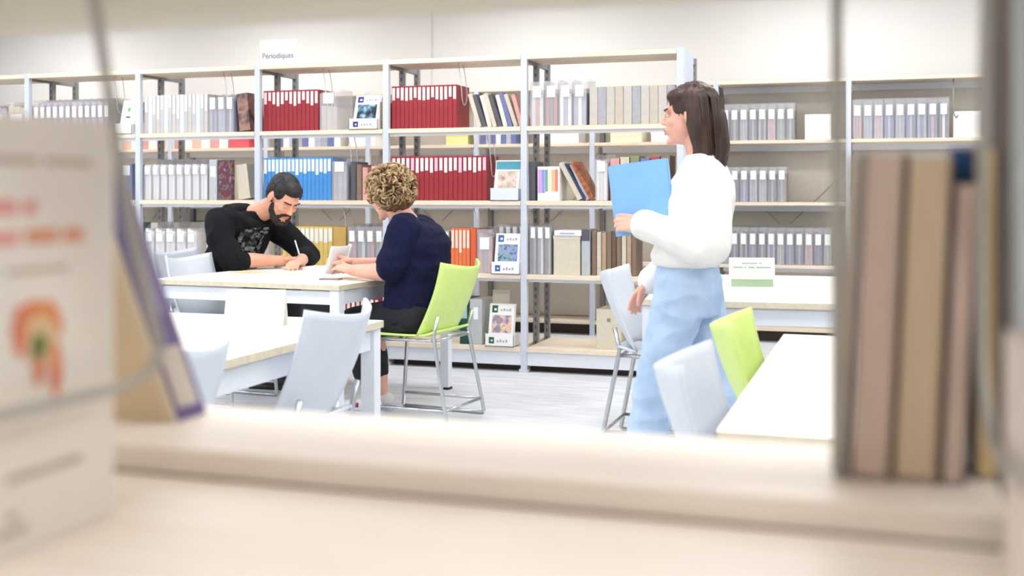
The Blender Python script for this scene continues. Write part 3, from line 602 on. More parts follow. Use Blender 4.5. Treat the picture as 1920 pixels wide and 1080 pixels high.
# ------------------------------------------------------------------ foreground books and wires
t = thing('book', 'large cream book with pink title and orange vegetable picture, near left', 'book', (-.561, .61, .9305))
obj('page_block', B(-.010, .009, -.103, .108, .002, .290), TANP, t)
COV = M('cover_cream', (250, 241, 230), .45, var=.02, scale=20)
c = MB().box(.0095, .0115, -.106, .111, 0, .2935).box(-.0125, -.0105, -.106, .111, 0, .2935).box(-.0125, .0115, -.108, -.106, 0, .2935); cv = obj('cover', c, COV, t)
def prt(y0, y1, z0, z1, mat, nm): obj(nm, MB().box(.0115, .0119, y0, y1, z0, z1), mat, cv)
PINKI = M('title_pink', (242, 164, 156), .6, var=.1, scale=40); ORI = M('title_orange', (240, 168, 130), .6, var=.1, scale=40)
for a, b in ((-.09, -.02), (-.014, .03), (.036, .085)): prt(a, b, .260, .265, GREYINK, 'author_line')
for a, b in ((-.09, -.04), (-.033, .01), (.016, .028)): prt(a, b, .226, .236, PINKI, 'title_line')
for a, b in ((-.09, -.03), (-.02, .012)): prt(a, b, .206, .215, PINKI, 'title_line')
for a, b in ((.018, .05), (.056, .076)): prt(a, b, .206, .216, ORI, 'title_line')
for a, b in ((-.09, -.01), (.0, .06)): prt(a, b, .186, .190, GREYINK, 'subtitle_line')
VEG = M('veg_orange', (240, 164, 96), .5, rgb2=(236, 120, 84), scale=50); VG = M('veg_green', (110, 130, 60), .5, var=.2, scale=50)
def blob2(cy, cz, ry, rz, mat, nm, x=.0119):
    n = 18; vs = [(x, cy + ry * (1 + .15 * math.sin(3 * q)) * math.cos(2 * PI * q / n), cz + rz * (1 + .12 * math.cos(4 * q)) * math.sin(2 * PI * q / n)) for q in range(n)]
    obj(nm, MB().add(vs, [tuple(range(n))]), mat, cv)
CRM = M('veg_cream', (244, 210, 160), .5, var=.1); VR = M('veg_red', (236, 140, 108), .5, var=.1)
for cy, cz, ry, rz, mt, x in ((.030, .150, .024, .018, VEG, .0119), (.032, .140, .017, .017, CRM, .0121), (.030, .136, .008, .009, VG, .0123), (.047, .118, .006, .020, VEG, .0122), (.030, .120, .006, .012, VR, .0122), (.012, .148, .007, .018, VR, .0122)): blob2(cy, cz, ry, rz, mt, 'vegetable_picture', x)
for a, b, z0 in ((-.0, .075, .047), (.0, .01, .022), (-.01, .02, .012)): prt(a, b, z0, z0 + .006, GREYINK, 'publisher_line')
for q, (dx, h, mt) in enumerate(((-.030, .27, TANP), (-.052, .255, CREAMP), (-.076, .28, TANP))):
    b_ = thing('book', 'book standing behind the large cream cover, %s one away from it' % ORD[q], 'book', (-.561 + dx, .62, .9305), 0, 'books behind the cream cover')
    obj('page_block', B(-.008, .008, -.095, .09, .002, h - .004), mt, b_); cc = MB().box(-.010, -.008, -.098, .092, 0, h).box(.008, .010, -.098, .092, 0, h).box(-.01, .01, -.1, -.098, 0, h); obj('cover', cc, [MBL, MBR, MAGS][q], b_)

# leaning purple book and its neighbour on the rear board
PURP = M('spine_purple', (98, 78, 128), .5, var=.1, scale=30)
def slant_book(label, xr, y0, d, wd, h, sl):
    t = thing('book', label, 'book', (xr, y0, .9525)); k = -h * math.tan(sl)
    def pr8(x0, x1, ya, yb, z0, z1, mat, nm, par):
        sh = lambda x, z: x - z * math.tan(sl)
        vs = [(sh(x, z), y, z) for x in (x0, x1) for y in (ya, yb) for z in (z0, z1)]
        return obj(nm, MB().add(vs, [(0, 1, 3, 2), (4, 6, 7, 5), (0, 4, 5, 1), (2, 3, 7, 6), (0, 2, 6, 4), (1, 5, 7, 3)]), mat, par)
    pr8(-wd, -.003, .003, d - .003, .002, h - .002, CREAMP, 'page_block', t)
    cv = pr8(-wd, -.010, 0, .003, 0, h, M('card_tan', (226, 200, 160), .7, var=.06), 'front_cover', t); pr8(-.010, -.0, -.0005, .003, 0, h, CREAMP, 'hinge', cv); pr8(-wd, -.003, d - .003, d, 0, h, PURP, 'back_cover', t)
    sp = pr8(-.003, 0, .003, d, 0, h, PURP, 'spine', t); pr8(0, .0008, .010, d - .008, .012, .068, M('label_beige', (204, 190, 176), .6, var=.08), 'spine_label', sp); pr8(0, .0008, .014, d - .014, .10, .15, M('spine_print', (140, 124, 160), .5, var=.1), 'spine_print', sp)
slant_book('slanting book with purple spine and pale label left on the rear board', -.640, .932, .052, .115, .26, R(22))

# right-hand books, fore-edges to the camera
BK = [(-.0300, .010, .250, M('cover_grey_white', (206, 202, 200), .5, rgb2=(180, 170, 180), scale=20), CREAMP, .098, 'slim pale book at the left end of the right foreground row'),
      (-.0085, .030, .250, M('cover_teal_grey', (96, 106, 104), .5, rgb2=(120, 84, 64), scale=14), PINKP, .098, 'thick tan-paged book left of centre in the right foreground row'),
      (.0240, .032, .248, M('cover_umber', (150, 124, 100), .5, var=.2), TANP, .098, 'thick tan-paged book right of centre in the right foreground row'),
      (.0510, .0175, .228, M('cover_navy_strip', (70, 64, 104), .5, rgb2=(120, 96, 60), scale=30), PINKP, .05, 'short pink-paged book with navy cover in front of the blue one')]
for x, wd, h, cm, pm, dd, lb in BK:
    t = thing('book', lb, 'book', (x, .913, .9526)); t.rotation_euler = (0, R(2.6), 0)
    obj('page_block', B(-wd / 2 + .002, wd / 2 - .002, .0, dd, .002, h - .003, 0), pm, t)
    cc = MB().box(-wd / 2, -wd / 2 + .002, -.002, dd + .002, 0, h).box(wd / 2 - .002, wd / 2, -.002, dd + .002, 0, h).box(-wd / 2, wd / 2, dd, dd + .002, 0, h); obj('cover', cc, cm, t)
t = thing('book', 'tall blue book rising behind the short pink-paged one', 'book', (.055, .968, .9526)); t.rotation_euler = (0, R(2), 0)
obj('page_block', B(-.008, .008, .002, .05, .002, .251), TANP, t); cc = MB().box(-.010, -.008, 0, .052, 0, .254).box(.008, .010, 0, .052, 0, .254).box(-.01, .01, -.002, .0, 0, .254); obj('cover', cc, M('cover_blue', (52, 112, 180), .5, rgb2=(30, 74, 134), scale=20), t)
t = thing('book', 'ochre-paged book standing behind the curved wire at the right edge', 'book', (.0765, .935, .9526))
obj('page_block', B(-.006, .0055, .0, .07, .002, .252), M('pages_ochre', (222, 190, 132), .8, var=.12, scale=8, stretch=(60, 1, 1)), t); cc = MB().box(-.0078, -.006, -.0, .072, 0, .255).box(.0055, .0065, 0, .072, 0, .255).box(-.0078, .0065, .07, .072, 0, .255); obj('cover', cc, M('cover_brownish', (130, 108, 92), .5, var=.1), t)
t = thing('book', 'pale blush book on the near board at the bottom right corner', 'book', (.078, .69, .9305))
obj('page_block', B(-.001, .0035, -.1, .1, .002, .15), CREAMP, t); obj('cover', MB().box(-.003, -.001, -.102, .102, 0, .153).box(.0035, .0045, -.102, .102, 0, .153), M('cover_pale_blush', (236, 222, 212), .5, var=.05), t)

WIRE = M('wire_grey', (180, 175, 164), .4, metal=.0, var=.06)
def smooth_path(pts, it=3):
    for _ in range(it):
        q = [pts[0]]
        for a, b in zip(pts, pts[1:]): q += [tuple(a[i] * .75 + b[i] * .25 for i in range(3)), tuple(a[i] * .25 + b[i] * .75 for i in range(3))]
        pts = q + [pts[-1]]
    return pts
def big_wire(label, X, pts): return wire(label, smooth_path([(X + dx, y, z) for dx, y, z in pts]), .0042, WIRE)
big_wire('thick wire bookend looping in front of the large cream book', -.525, [(0, .664, 1.322), (0, .680, 1.255), (0, .706, 1.156), (0, .730, 1.085), (0, .748, 1.045), (0, .715, 1.030), (0, .66, 1.031), (0, .578, 1.031), (0, .52, 1.035), (0, .50, 1.08), (0, .53, 1.322)])
big_wire('upright wire bookend left of the right foreground books', -.0325, [(0, .90, 1.344), (0, .90, 1.20), (0, .90, 1.05), (0, .905, .957), (0, .925, .957), (0, .932, 1.05), (0, .932, 1.344)])
big_wire('curved wire bookend at the right edge beside the ochre book', .070, [(0, .850, 1.344), (0, .895, 1.2), (0, .915, 1.09), (0, .90, 1.03), (0, .82, 1.006), (0, .75, 1.010), (0, .66, 1.016), (0, .60, 1.03), (0, .59, 1.10), (0, .60, 1.322)])

# ------------------------------------------------------------------ people
SKIN = M('skin_light', (236, 178, 150), .5, rgb2=(230, 166, 140), scale=12, spec=.35)
SKINP = M('skin_pink', (238, 186, 164), .5, rgb2=(232, 172, 150), scale=12, spec=.35)
HAIRB = M('hair_black', (26, 20, 26), .55, var=.4, scale=120)
HAIRC = M('hair_curly_blond', (212, 180, 134), .6, rgb2=(112, 80, 52), scale=45)
HAIRD = M('hair_dark_brown', (70, 44, 32), .45, rgb2=(44, 26, 18), scale=40, stretch=(1, 1, .1))
def remesh(mb, vox, name, mat, it=4, wr=0., wscale=9., wvec=(1, 1, 1), fac=.5):
    me = mb.mesh(name, mat); o = bpy.data.objects.new('tmp', me); col.objects.link(o)
    m = o.modifiers.new('r', 'REMESH'); m.mode = 'VOXEL'; m.voxel_size = vox
    if it: s = o.modifiers.new('s', 'SMOOTH'); s.factor = fac; s.iterations = it
    dg = bpy.context.evaluated_depsgraph_get(); out = bpy.data.meshes.new_from_object(o.evaluated_get(dg))
    bpy.data.objects.remove(o); out.name = name
    out.materials.clear(); out.materials.append(mat)
    if wr:
        wv = Vector(wvec); cs = [v.co.copy() for v in out.vertices]; ns = [v.normal.copy() for v in out.vertices]
        for v, c, n in zip(out.vertices, cs, ns):
            p = Vector((c.x * wv.x, c.y * wv.y, c.z * wv.z)) * wscale
            v.co = c + n * wr * (1 - abs(noise.noise(p)) * 2.4 + .4 * noise.noise(p * 2.7))
    out.polygons.foreach_set('use_smooth', [True] * len(out.polygons)); out.update()
    return out
def frame(pos, fwd, up=(0, 0, 1), s=1.):
    f = Vector(fwd).normalized(); u = Vector(up); u = (u - f * u.dot(f)).normalized(); l = u.cross(f)
    return Matrix.Translation(pos) @ Matrix(((f.x, l.x, u.x, 0), (f.y, l.y, u.y, 0), (f.z, l.z, u.z, 0), (0, 0, 0, 1))) @ Matrix.Scale(s, 4)
def head_blob(mb, T, fem=False):
    mb.ball((-.012, 0, .032), (.098, .076, .086), T); mb.ball((.028, 0, -.03), (.064, .060, .082), T)
    mb.ball((.036, 0, -.072), (.048, .046 if fem else .052, .038), T); mb.ball((.076, 0, -.098), (.018, .022, .016), T)
    mb.ball((.070, 0, .030), (.026, .048, .014), T)
    mb.cap((.086, 0, .012), .007, (.104 if fem else .108, 0, -.022), .0095 if fem else .0115, T); mb.ball((.100, .010, -.026), .0085, T); mb.ball((.100, -.010, -.026), .0085, T)
    for s in (-1, 1):
        mb.ball((.060, s * .036, -.022), (.026, .022, .022), T)
        mb.ball((-.006, s * .079, -.004), (.020, .009, .031), T); mb.ball((-.002, s * .078, -.028), (.010, .008, .012), T)
    mb.ball((.091, 0, -.053), (.010, .022, .006), T); mb.ball((.088, 0, -.064), (.010, .019, .007), T)
def face_parts(T, root, brow, eye=(60, 40, 30), shut=0.):
    for s in (-1, 1):
        obj('eye', MB().ball((.0790, s * .031, .004), (.0095, .0125, .0060), T), M('eye_white', (236, 230, 226), .2, var=.02), root, True)
        obj('iris', MB().ball((.0860, s * .0305, .0035), (.0035, .0055, .0055), T), M('iris_brown', eye, .2, var=.1), root, True)
        obj('eyelid', MB().ball((.0805, s * .031, .0105 - .004 * shut), (.0105, .0150, .0050 + .003 * shut), T), SKIN, root, True)
        obj('eyebrow', MB().cap((.094, s * .014, .026), .0042, (.080, s * .050, .029), .0032, T), brow, root, True)
    obj('lips', MB().ball((.0965, 0, -.0535), (.0055, .020, .0045), T).ball((.094, 0, -.064), (.006, .017, .0055), T), M('lips', (206, 120, 112), .4, var=.05), root, True)
def hand(mb, W, d, up, s=1., curl=.5, thumb=1, spread=.1, palm_up=False, thumb_in=.4):
    """hand at wrist W pointing along d, back of the hand towards up; thumb=+1 puts it on the left of d"""
    T = frame(W, d, up, s)
    mb.cap((-.02, 0, 0), .025, (.02, 0, 0), .026, T)
    for y in (-.026, -.009, .009, .026): mb.cap((.015, y * .8, 0), .0155, (.082, y, .002), .0125, T)
    for i, (y, L) in enumerate(((.030, .068), (.010, .078), (-.010, .073), (-.029, .058))):
        y *= thumb; a = y * 2.2 * spread * 3; p = Vector((.085, y, .002)); an = 0.; r = .0098
        for q, f in enumerate((.45, .30, .25)):
            an += curl * (.75, 1.0, .8)[q] * (1 + .12 * (i - 1)); L_ = L * f
            n = p + Vector((math.cos(an) * L_, a * L_, -math.sin(an) * L_)); mb.cap(p, r, n, r * .92, T, 10); p = n; r *= .92
    p = Vector((.02, thumb * .026, -.006)); d1 = Vector((.72, thumb * (.6 - thumb_in * .5), -.25 - thumb_in * .4)).normalized(); n = p + d1 * .042; mb.cap(p, .0155, n, .012, T, 10)
    d2 = Vector((.9, thumb * (.25 - thumb_in), -.3 - thumb_in * .3)).normalized(); m = n + d2 * .032; mb.cap(n, .012, m, .0105, T, 10); d3 = (d2 + Vector((.2, -thumb * .35, -.1))).normalized(); mb.cap(m, .0105, m + d3 * .025, .009, T, 10)

# --- the writing man ---------------------------------------------------------
man = thing('person', 'bearded person in a black hoodie leaning over the table writing', 'person', (-3.95, 6.2, 0))
S = 1.08
hd = frame((.475, -.03, 1.150), (.70, -.36, -.62), (.45, -.12, .9), S * 1.06)
body = MB(); head_blob(body, hd)
neck0 = Vector((.25, .0, 1.04)); body.cap(neck0, .068, hd @ Vector((-.02, 0, -.05)), .060)
sh_r, el_r, wr_r = Vector((.14, -.205, 1.00)), Vector((.285, -.285, .775)), Vector((.475, -.045, .768))
sh_l, el_l, wr_l = Vector((.25, .185, 1.00)), Vector((.545, .165, .795)), Vector((.60, -.045, .765))
body.loft([((.0, 0, .50), .13, .17, -.2), ((.03, 0, .62), .125, .16, -.2), ((.12, 0, .80), .125, .165, -.2), ((.20, 0, .96), .11, .175, -.2), ((.25, 0, 1.05), .06, .09, -.2)])
for a, b, c in ((sh_r, el_r, wr_r), (sh_l, el_l, wr_l)): body.chain([a, b, a.lerp(b, .98).lerp(c, .35), c], [.058, .046, .047, .030])
hand(body, wr_r, (.80, .55, -.02), (-.3, .25, .9), S, curl=.62, thumb=1, spread=.06, thumb_in=.7)
hand(body, wr_l, (.15, -1, -.05), (0, 0, 1), S, curl=.3, thumb=-1, spread=.05)
for s, kx in ((-1, .42), (1, .44)):
    body.chain([(0, s * .10, .54), (kx, s * .13, .53), (kx - .03, s * .12, .12)], [.085, .06, .04]); body.cap((kx - .04, s * .12, .05), .04, (kx + .13, s * .13, .035), .03)
obj('body', remesh(body, .0046, 'body', SKIN, 3), None, man)
face_parts(hd, man, HAIRB, shut=1.)
# hoodie
HOOD = M('hoodie_black', (24, 25, 29), .85, rgb2=(17, 18, 21), scale=14, spec=.2)
cl = MB(); cl.loft([((-.01, 0, .47), .155, .20, -.2), ((.0, 0, .55), .165, .205, -.2), ((.05, 0, .68), .155, .195, -.2), ((.125, 0, .82), .155, .20, -.2), ((.19, 0, .95), .14, .205, -.2), ((.23, .0, 1.03), .105, .15, -.2), ((.26, 0, 1.065), .07, .09, -.2)])
cl.chain([sh_r, sh_r.lerp(el_r, .5) + Vector((-.02, -.02, 0)), el_r, el_r.lerp(wr_r, .12)], [.092, .082, .074, .066]); cl.chain([sh_l, sh_l.lerp(el_l, .5), el_l, el_l.lerp(wr_l, .5)], [.088, .076, .068, .056])
cl.ball((.155, -.02, 1.05), (.085, .12, .055), rot=Matrix.Rotation(-.55, 3, 'Y')); cl.cap((.13, -.10, 1.06), .045, (.12, .09, 1.07), .045)
cl.cap((.14, -.11, 1.055), .042, (.31, -.115, .985), .030); cl.cap((.14, .10, 1.06), .042, (.33, .08, .99), .030); cl.cap((.31, -.11, .985), .028, (.345, -.02, .955), .026); cl.cap((.33, .08, .985), .028, (.345, -.02, .955), .026)
obj('hoodie', remesh(cl, .0068, 'hoodie', HOOD, 4, .0085, 6.5), None, man)
cuff = MB(); cuff.chain([el_r.lerp(wr_r, .12), el_r.lerp(wr_r, .20)], [.060, .056]); obj('cuff', remesh(cuff, .006, 'cuff', HOOD, 2), None, man)
# chest print
PRN = bpy.data.materials.new('chest_print'); PRN.use_nodes = True; nt = PRN.node_tree; bs = nt.nodes['Principled BSDF']
tc = nt.nodes.new('ShaderNodeTexCoord'); vo = nt.nodes.new('ShaderNodeTexVoronoi'); vo.inputs['Scale'].default_value = 48; cr = nt.nodes.new('ShaderNodeValToRGB')
nt.links.new(tc.outputs['Object'], vo.inputs['Vector']); nt.links.new(vo.outputs['Color'], cr.inputs[0]); nt.links.new(cr.outputs[0], bs.inputs['Base Color'])
for i, c in enumerate(((24, 24, 27), (140, 142, 148))): cr.color_ramp.elements[i].color = (*lin(c), 1)
cr.color_ramp.elements[0].position = .3; e = cr.color_ramp.elements.new(.6); e.color = (*lin((96, 98, 104)), 1); e = cr.color_ramp.elements.new(.92); e.color = (*lin((226, 228, 232)), 1)
bs.inputs['Roughness'].default_value = .8
# --- hair and beard
h = MB(); h.ball((-.022, 0, .046), (.098, .080, .084), hd); h.ball((-.045, 0, .01), (.072, .076, .085), hd); h.ball((.03, 0, .083), (.062, .058, .036), hd)
for s in (-1, 1): h.ball((.012, s * .056, .048), (.045, .022, .045), hd)
obj('hair', remesh(h, .005, 'hair', HAIRB, 2, .0025, 60), None, man)
h = MB()
for s in (-1, 1):
    h.chain([hd @ Vector(p) for p in ((.020, s * .066, -.028), (.030, s * .060, -.062), (.055, s * .044, -.092), (.078, s * .018, -.108))], [.010, .017, .021, .022]); h.chain([hd @ Vector(p) for p in ((.098, s * .004, -.042), (.086, s * .027, -.052), (.072, s * .036, -.075))], [.0065, .008, .012])
h.ball((.074, 0, -.106), (.026, .028, .020), hd)
obj('beard', remesh(h, .0045, 'beard', M('beard_dark', (44, 32, 30), .7, var=.4, scale=120), 2, .003, 70), None, man)
TR = M('trousers_dark', (40, 42, 50), .8, var=.15, scale=14)
tr = MB()
tr.loft([((-.02, 0, .46), .16, .19, 0), ((0, 0, .56), .16, .19, 0), ((0, 0, .62), .14, .17, 0)])
for s, kx in ((-1, .42), (1, .44)): tr.chain([(0, s * .10, .545), (kx, s * .13, .535), (kx - .03, s * .12, .12)], [.098, .076, .062])
obj('trousers', remesh(tr, .009, 'trousers', TR, 3, .004, 9), None, man)
for s, kx in ((-1, .42), (1, .44)):
    sh = MB().cap((kx - .05, s * .12, .055), .052, (kx + .14, s * .135, .042), .042); sh.box(kx - .1, kx + .18, s * .13 - .045, s * .13 + .045, .0, .02); obj('shoe', remesh(sh, .007, 'shoe', BLACK, 3), None, man)
pn = Vector((-3.95, 6.2, 0)) + wr_r + Vector((.105, .055, -.012))
t = tag(obj('pen', MB().tube([(0, 0, 0), (-.004, 0, .012), (-.042, -.008, .135)], [.001, .0045, .0045], 8), PAPER, None, True, pn), 'white pen held upright in the writing hand', 'pen')

# chest print patch: sits on the hoodie front
pt = MB()
from mathutils.bvhtree import BVHTree
hood_me = [o for o in man.children if o.name.startswith('hoodie')][0].data
bv = BVHTree.FromPolygons([v.co[:] for v in hood_me.vertices], [p.vertices[:] for p in hood_me.polygons])
def patch(u, v):
    y = -.10 + .18 * u; z_ = .735 + .235 * v
    hit = bv.ray_cast(Vector((1.2, y - .35, z_)), Vector((-1, .30, 0)).normalized())
    p = hit[0] if hit[0] else Vector((.3, y, z_)); return p + (hit[1] if hit[1] else Vector((1, 0, 0))) * .0035
pt.grid(patch, 14, 18, .0)
keep = [f for f in pt.f[:len(pt.f)] if all(((pt.v[i][1] + .01) / .085) ** 2 + ((pt.v[i][2] - .845) / .125) ** 2 < 9 for i in f)]
pt.f = keep; obj('chest_print', pt.mesh('chest_print', PRN, True), None, man)

# --- the curly-haired reader ---------------------------------------------------
wom = thing('person', 'curly-haired person in a navy T-shirt seated on the lime chair reading', 'person', (-2.30, 5.53, 0))
hd = frame((-.17, -.045, 1.170), (-.88, .38, -.28), (-.2, .0, 1), 1.04)
body = MB(); head_blob(body, hd, True)
body.cap((-.07, -.01, 1.02), .062, hd @ Vector((-.025, 0, -.06)), .055)
sh_n, el_n, wr_n = Vector((-.02, -.185, .985)), Vector((-.085, -.215, .772)), Vector((-.36, -.085, .772))
sh_f, el_f, wr_f = Vector((-.07, .17, .985)), Vector((-.19, .20, .775)), Vector((-.41, .04, .80))
body.loft([((-.05, 0, .50), .13, .16, 0), ((-.04, 0, .62), .12, .15, 0), ((.0, 0, .80), .11, .15, 0), ((-.01, 0, .95), .11, .17, 0), ((-.06, 0, 1.03), .06, .09, 0)])
for a, b, c in ((sh_n, el_n, wr_n), (sh_f, el_f, wr_f)): body.chain([a, b, b.lerp(c, .3), c], [.056, .046, .047, .029])
hand(body, wr_n, (-.9, .30, .16), (.1, -.35, .9), 1.0, curl=.45, thumb=-1, spread=.05)
hand(body, wr_f, (-.8, -.25, .25), (-.1, .4, .85), 1.0, curl=.55, thumb=1, spread=.05)
for s in (-1, 1):
    kn = Vector((-.36, s * .10 + .02, .50)); an = Vector((-.285, s * .08 + .06, .09))
    body.chain([(-.0, s * .10, .54), kn, kn.lerp(an, .35) + Vector((.02, 0, 0)), an], [.09, .058, .052, .034]); body.cap(an + Vector((.02, 0, -.045)), .034, an + Vector((-.13, 0, -.055)), .026)
obj('body', remesh(body, .0046, 'body', SKINP, 3), None, wom)
face_parts(hd, wom, M('brow_brown', (120, 88, 60), .7, var=.2))
NAVY = M('tshirt_navy', (24, 27, 62), .85, rgb2=(17, 19, 46), scale=14, spec=.2)
cl = MB(); cl.loft([((-.05, 0, .50), .155, .19, 0), ((-.045, 0, .58), .16, .19, 0), ((-.025, 0, .70), .155, .185, 0), ((-.005, 0, .82), .155, .19, 0), ((-.0, 0, .92), .15, .205, 0), ((-.03, 0, .99), .125, .175, 0), ((-.065, -.01, 1.045), .078, .10, 0)])
cl.chain([sh_n + Vector((.005, .01, .01)), sh_n.lerp(el_n, .5), sh_n.lerp(el_n, .86)], [.085, .080, .078]); cl.chain([sh_f, sh_f.lerp(el_f, .5), sh_f.lerp(el_f, .86)], [.083, .078, .076]); cl.ball((-.02, 0, .94), (.145, .19, .10))
obj('tshirt', remesh(cl, .0068, 'tshirt', NAVY, 4, .0075, 6.0, (1, 1, 1.8)), None, wom)
tb = MB(); c0 = sh_n.lerp(el_n, .86); ax = (el_n - sh_n).normalized(); T = frame(c0, ax, (0, 1, 0))
tb.tube([T @ Vector((0, .080 * math.cos(a * PI / 10), .080 * math.sin(a * PI / 10))) for a in range(20)], .005, 6, True); obj('sleeve_hem', tb, NAVY, wom, True)
PANT = M('trousers_black', (20, 21, 27), .8, var=.2, scale=14)
tr = MB(); tr.loft([((-.04, 0, .463), .160, .19, 0), ((-.04, 0, .55), .155, .19, 0), ((-.04, 0, .62), .135, .165, 0)])
for s in (-1, 1):
    kn = Vector((-.36, s * .10 + .02, .50)); an = Vector((-.285, s * .08 + .06, .09)); tr.chain([(0, s * .10, .535), kn, kn.lerp(an, .68)], [.10, .075, .060])
obj('trousers', remesh(tr, .008, 'trousers', PANT, 3, .004, 9), None, wom)
for s in (-1, 1):
    an = Vector((-.285, s * .08 + .06, .09)); sh = MB().cap(an + Vector((.025, 0, -.035)), .042, an + Vector((-.14, 0, -.05)), .034); sp = obj('shoe', remesh(sh, .006, 'shoe', M('shoe_white', (238, 234, 236), .5, var=.04), 3), None, wom)
    obj('sole', MB().box(an.x - .178, an.x + .068, an.y - .04, an.y + .04, 0, .022), M('sole_lilac', (206, 208, 230), .5, var=.05), sp); obj('stripe', MB().box(an.x - .09, an.x - .05, an.y - .046, an.y + .046, .045, .066), M('stripe_crimson', (150, 40, 66), .5, var=.1), sp)
# curls
hb = MB(); hb.ball((-.035, 0, .035), (.110, .100, .098), hd); hb.ball((-.05, 0, -.03), (.085, .092, .075), hd); hb.ball((.03, 0, .075), (.07, .075, .05), hd)
cu = MB(); rnd = random.Random(4)
for i in range(520):
    a = rnd.uniform(0, 2 * PI); zz = rnd.uniform(-.75, 1); rr = math.sqrt(max(0, 1 - zz * zz)); n = Vector((rr * math.cos(a), rr * math.sin(a), zz))
    c = Vector((-.032, 0, .022)) + Vector((n.x * .122, n.y * .114, n.z * .114))
    if n.x > .55 and n.z < .35: continue
    if n.x > .1 and n.z < -.35: continue
    t1 = n.orthogonal().normalized(); t1.rotate(Matrix.Rotation(rnd.uniform(0, 6.3), 3, n)); t2 = n.cross(t1); r0 = rnd.uniform(.010, .019); L = rnd.uniform(.012, .034); tn = rnd.uniform(1.2, 2.0); pts = []
    for q in range(15):
        f = q / 14; an_ = f * tn * 2 * PI; pts.append(c + n * (rnd.uniform(-.001, .001) + .006 + r0 * .7 * math.cos(an_)) + t1 * (r0 * math.sin(an_)) + t2 * ((f - .5) * L))
    cu.tube([hd @ p for p in pts], [.0022 + .0034 * math.sin(PI * min(1, max(.05, q / 14))) for q in range(15)], 5)
hair = obj('hair', remesh(hb, .006, 'hair', M('hair_base_brown', (132, 98, 62), .7, rgb2=(92, 66, 40), scale=50), 2, .006, 30), None, wom)
obj('curls', cu, HAIRC, hair, True)

# --- the walker ------------------------------------------------------------------
wk_ = thing('person', 'dark-haired person in white sweater and light jeans walking left with blue folder', 'person', (-.716, 4.30, 0))
hd = frame((.025, -.0, 1.468), (-1, -.05, -.04), (.02, 0, 1), .97)
body = MB(); head_blob(body, hd, True)
body.cap((.07, 0, 1.29), .052, hd @ Vector((-.02, 0, -.06)), .048)
sh_n, el_n, wr_n = Vector((.085, -.165, 1.245)), Vector((.135, -.205, .985)), Vector((-.105, -.165, 1.055))
sh_f, el_f, wr_f = Vector((.065, .165, 1.245)), Vector((.0, .195, .985)), Vector((-.155, .175, .825))
body.loft([((.01, 0, .80), .10, .15, 0), ((.02, 0, .90), .10, .15, 0), ((.05, 0, 1.05), .085, .12, 0), ((.07, 0, 1.2), .09, .14, 0), ((.08, 0, 1.29), .05, .07, 0)])
for a, b, c in ((sh_n, el_n, wr_n), (sh_f, el_f, wr_f)): body.chain([a, b, b.lerp(c, .3), c], [.048, .038, .038, .024])
hand(body, wr_n, (-.95, .12, .12), (0, -.9, .3), .92, curl=.35, thumb=1 if False else -1, spread=.05)
hand(body, wr_f, (-.62, -.02, -.78), (-.6, .5, .5), .95, curl=.32, thumb=1, spread=.1)
hip_n, kn_n, an_n = Vector((.015, -.085, .82)), Vector((-.085, -.085, .46)), Vector((-.15, -.09, .085))
hip_f, kn_f, an_f = Vector((.035, .085, .82)), Vector((.10, .085, .45)), Vector((.27, .085, .14))
for a, b, c in ((hip_n, kn_n, an_n), (hip_f, kn_f, an_f)): body.chain([a, b, b.lerp(c, .3), c], [.085, .055, .052, .034])
body.cap(an_n + Vector((.02, 0, -.05)), .032, an_n + Vector((-.14, 0, -.055)), .026); body.cap(an_f + Vector((.03, 0, -.02)), .032, an_f + Vector((-.10, 0, -.10)), .026)
obj('body', remesh(body, .0046, 'body', M('skin_warm', (238, 184, 162), .5, rgb2=(234, 172, 150), scale=12, spec=.35), 3), None, wk_)
face_parts(hd, wk_, HAIRD)
SWT = M('sweater_white', (246, 243, 238), .9, var=.04, scale=16, spec=.2)
cl = MB(); cl.loft([((.015, 0, .905), .122, .172, 0), ((.02, 0, .94), .140, .185, 0), ((.04, 0, 1.0), .132, .172, 0), ((.06, 0, 1.12), .130, .17, 0), ((.075, 0, 1.21), .115, .175, 0), ((.08, 0, 1.27), .082, .125, 0), ((.075, 0, 1.315), .060, .07, 0)])
cl.chain([sh_n, sh_n.lerp(el_n, .5) + Vector((.015, -.01, 0)), el_n, wr_n], [.076, .078, .078, .058]); cl.chain([sh_f, sh_f.lerp(el_f, .5), el_f, wr_f], [.074, .074, .070, .050])
obj('sweater', remesh(cl, .0068, 'sweater', SWT, 4, .008, 6.0), None, wk_)
JEAN = M('jeans_light_blue', (190, 210, 236), .8, rgb2=(172, 196, 226), scale=9, spec=.2)
tr = MB(); tr.loft([((.02, 0, .72), .115, .16, 0), ((.02, 0, .80), .130, .172, 0), ((.02, 0, .93), .108, .152, 0)])
for a, b, c in ((hip_n, kn_n, an_n), (hip_f, kn_f, an_f)): tr.chain([a, a.lerp(b, .5), b, b.lerp(c, .5), c + Vector((0, 0, .0))], [.100, .090, .080, .076, .074])
obj('jeans', remesh(tr, .007, 'jeans', JEAN, 3, .0065, 7.5, (1, 1, 1.6)), None, wk_)
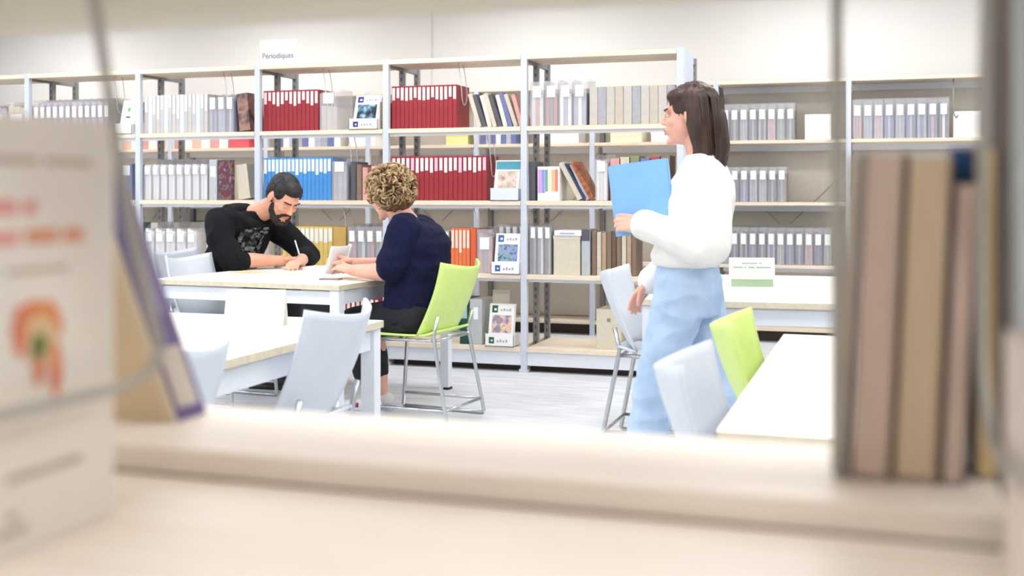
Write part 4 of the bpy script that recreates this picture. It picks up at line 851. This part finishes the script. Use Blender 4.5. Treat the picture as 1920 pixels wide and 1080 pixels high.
for an, dz in ((an_n, 0), (an_f, 1)):
    a = an + Vector((.03, 0, -.04)); b = an + (Vector((-.15, 0, -.055)) if not dz else Vector((-.11, 0, -.11)))
    sh = MB().cap(a, .040, b, .028); obj('shoe', remesh(sh, .006, 'shoe', M('shoe_white', (238, 234, 236)), 3), None, wk_)
# long straight hair
hb = MB(); hb.ball((-.022, 0, .045), (.102, .086, .088), hd); hb.ball((-.05, 0, .0), (.085, .084, .095), hd)
P_ = lambda *p: hd @ Vector(p)
hb.chain([P_(-.065, 0, -.01), P_(-.085, 0, -.12), P_(-.085, 0, -.215)], [.074, .064, .045])
for s in (-1, 1): hb.chain([P_(-.02, s * .058, .03), P_(-.038, s * .066, -.07), P_(-.058, s * .058, -.19)], [.036, .034, .026]); hb.ball((.03, s * .045, .075), (.05, .035, .03), hd)
hr = obj('hair', remesh(hb, .0055, 'hair', HAIRD, 3, .004, 40, (1, 1, .12)), None, wk_)
st = MB(); rnd = random.Random(9)
for i in range(170):
    a = rnd.uniform(-2.3, 2.3); rr = rnd.uniform(.98, 1.04); x0 = -.05 - .07 * math.cos(a) * rr; y0 = .082 * math.sin(a) * rr; e_ = rnd.uniform(-.26, -.20)
    if x0 > .012: continue
    st.tube([P_(x0 * .5, y0 * .6, .118), P_(x0 - .008, y0 * 1.02, .06), P_(x0 - .014, y0 * 1.0, -.05), P_(x0 - .016, y0 * .88, -.14), P_(x0 * .9 - .012, y0 * .7, e_)], [.002, .0042, .0048, .0042, .0012], 5)
obj('strands', st, HAIRD, hr, True)
# blue folder under the arm
t = thing('folder', 'light blue folder carried against the chest of the walker', 'folder', (-.716 - .120, 4.30 - .105, 1.025)); t.rotation_euler = (0, R(-7), R(-4))
FB = M('folder_blue', (136, 190, 246), .4, var=.06, scale=12)
obj('front_flap', B(-.115, .115, -.010, -.008, 0, .265, 0), FB, t); obj('back_flap', B(-.115, .115, .006, .008, 0, .27, 0), FB, t); obj('spine', B(.113, .116, -.010, .008, 0, .268), FB, t); obj('papers', B(-.108, .11, -.007, .005, .004, .258), PAPER, t)
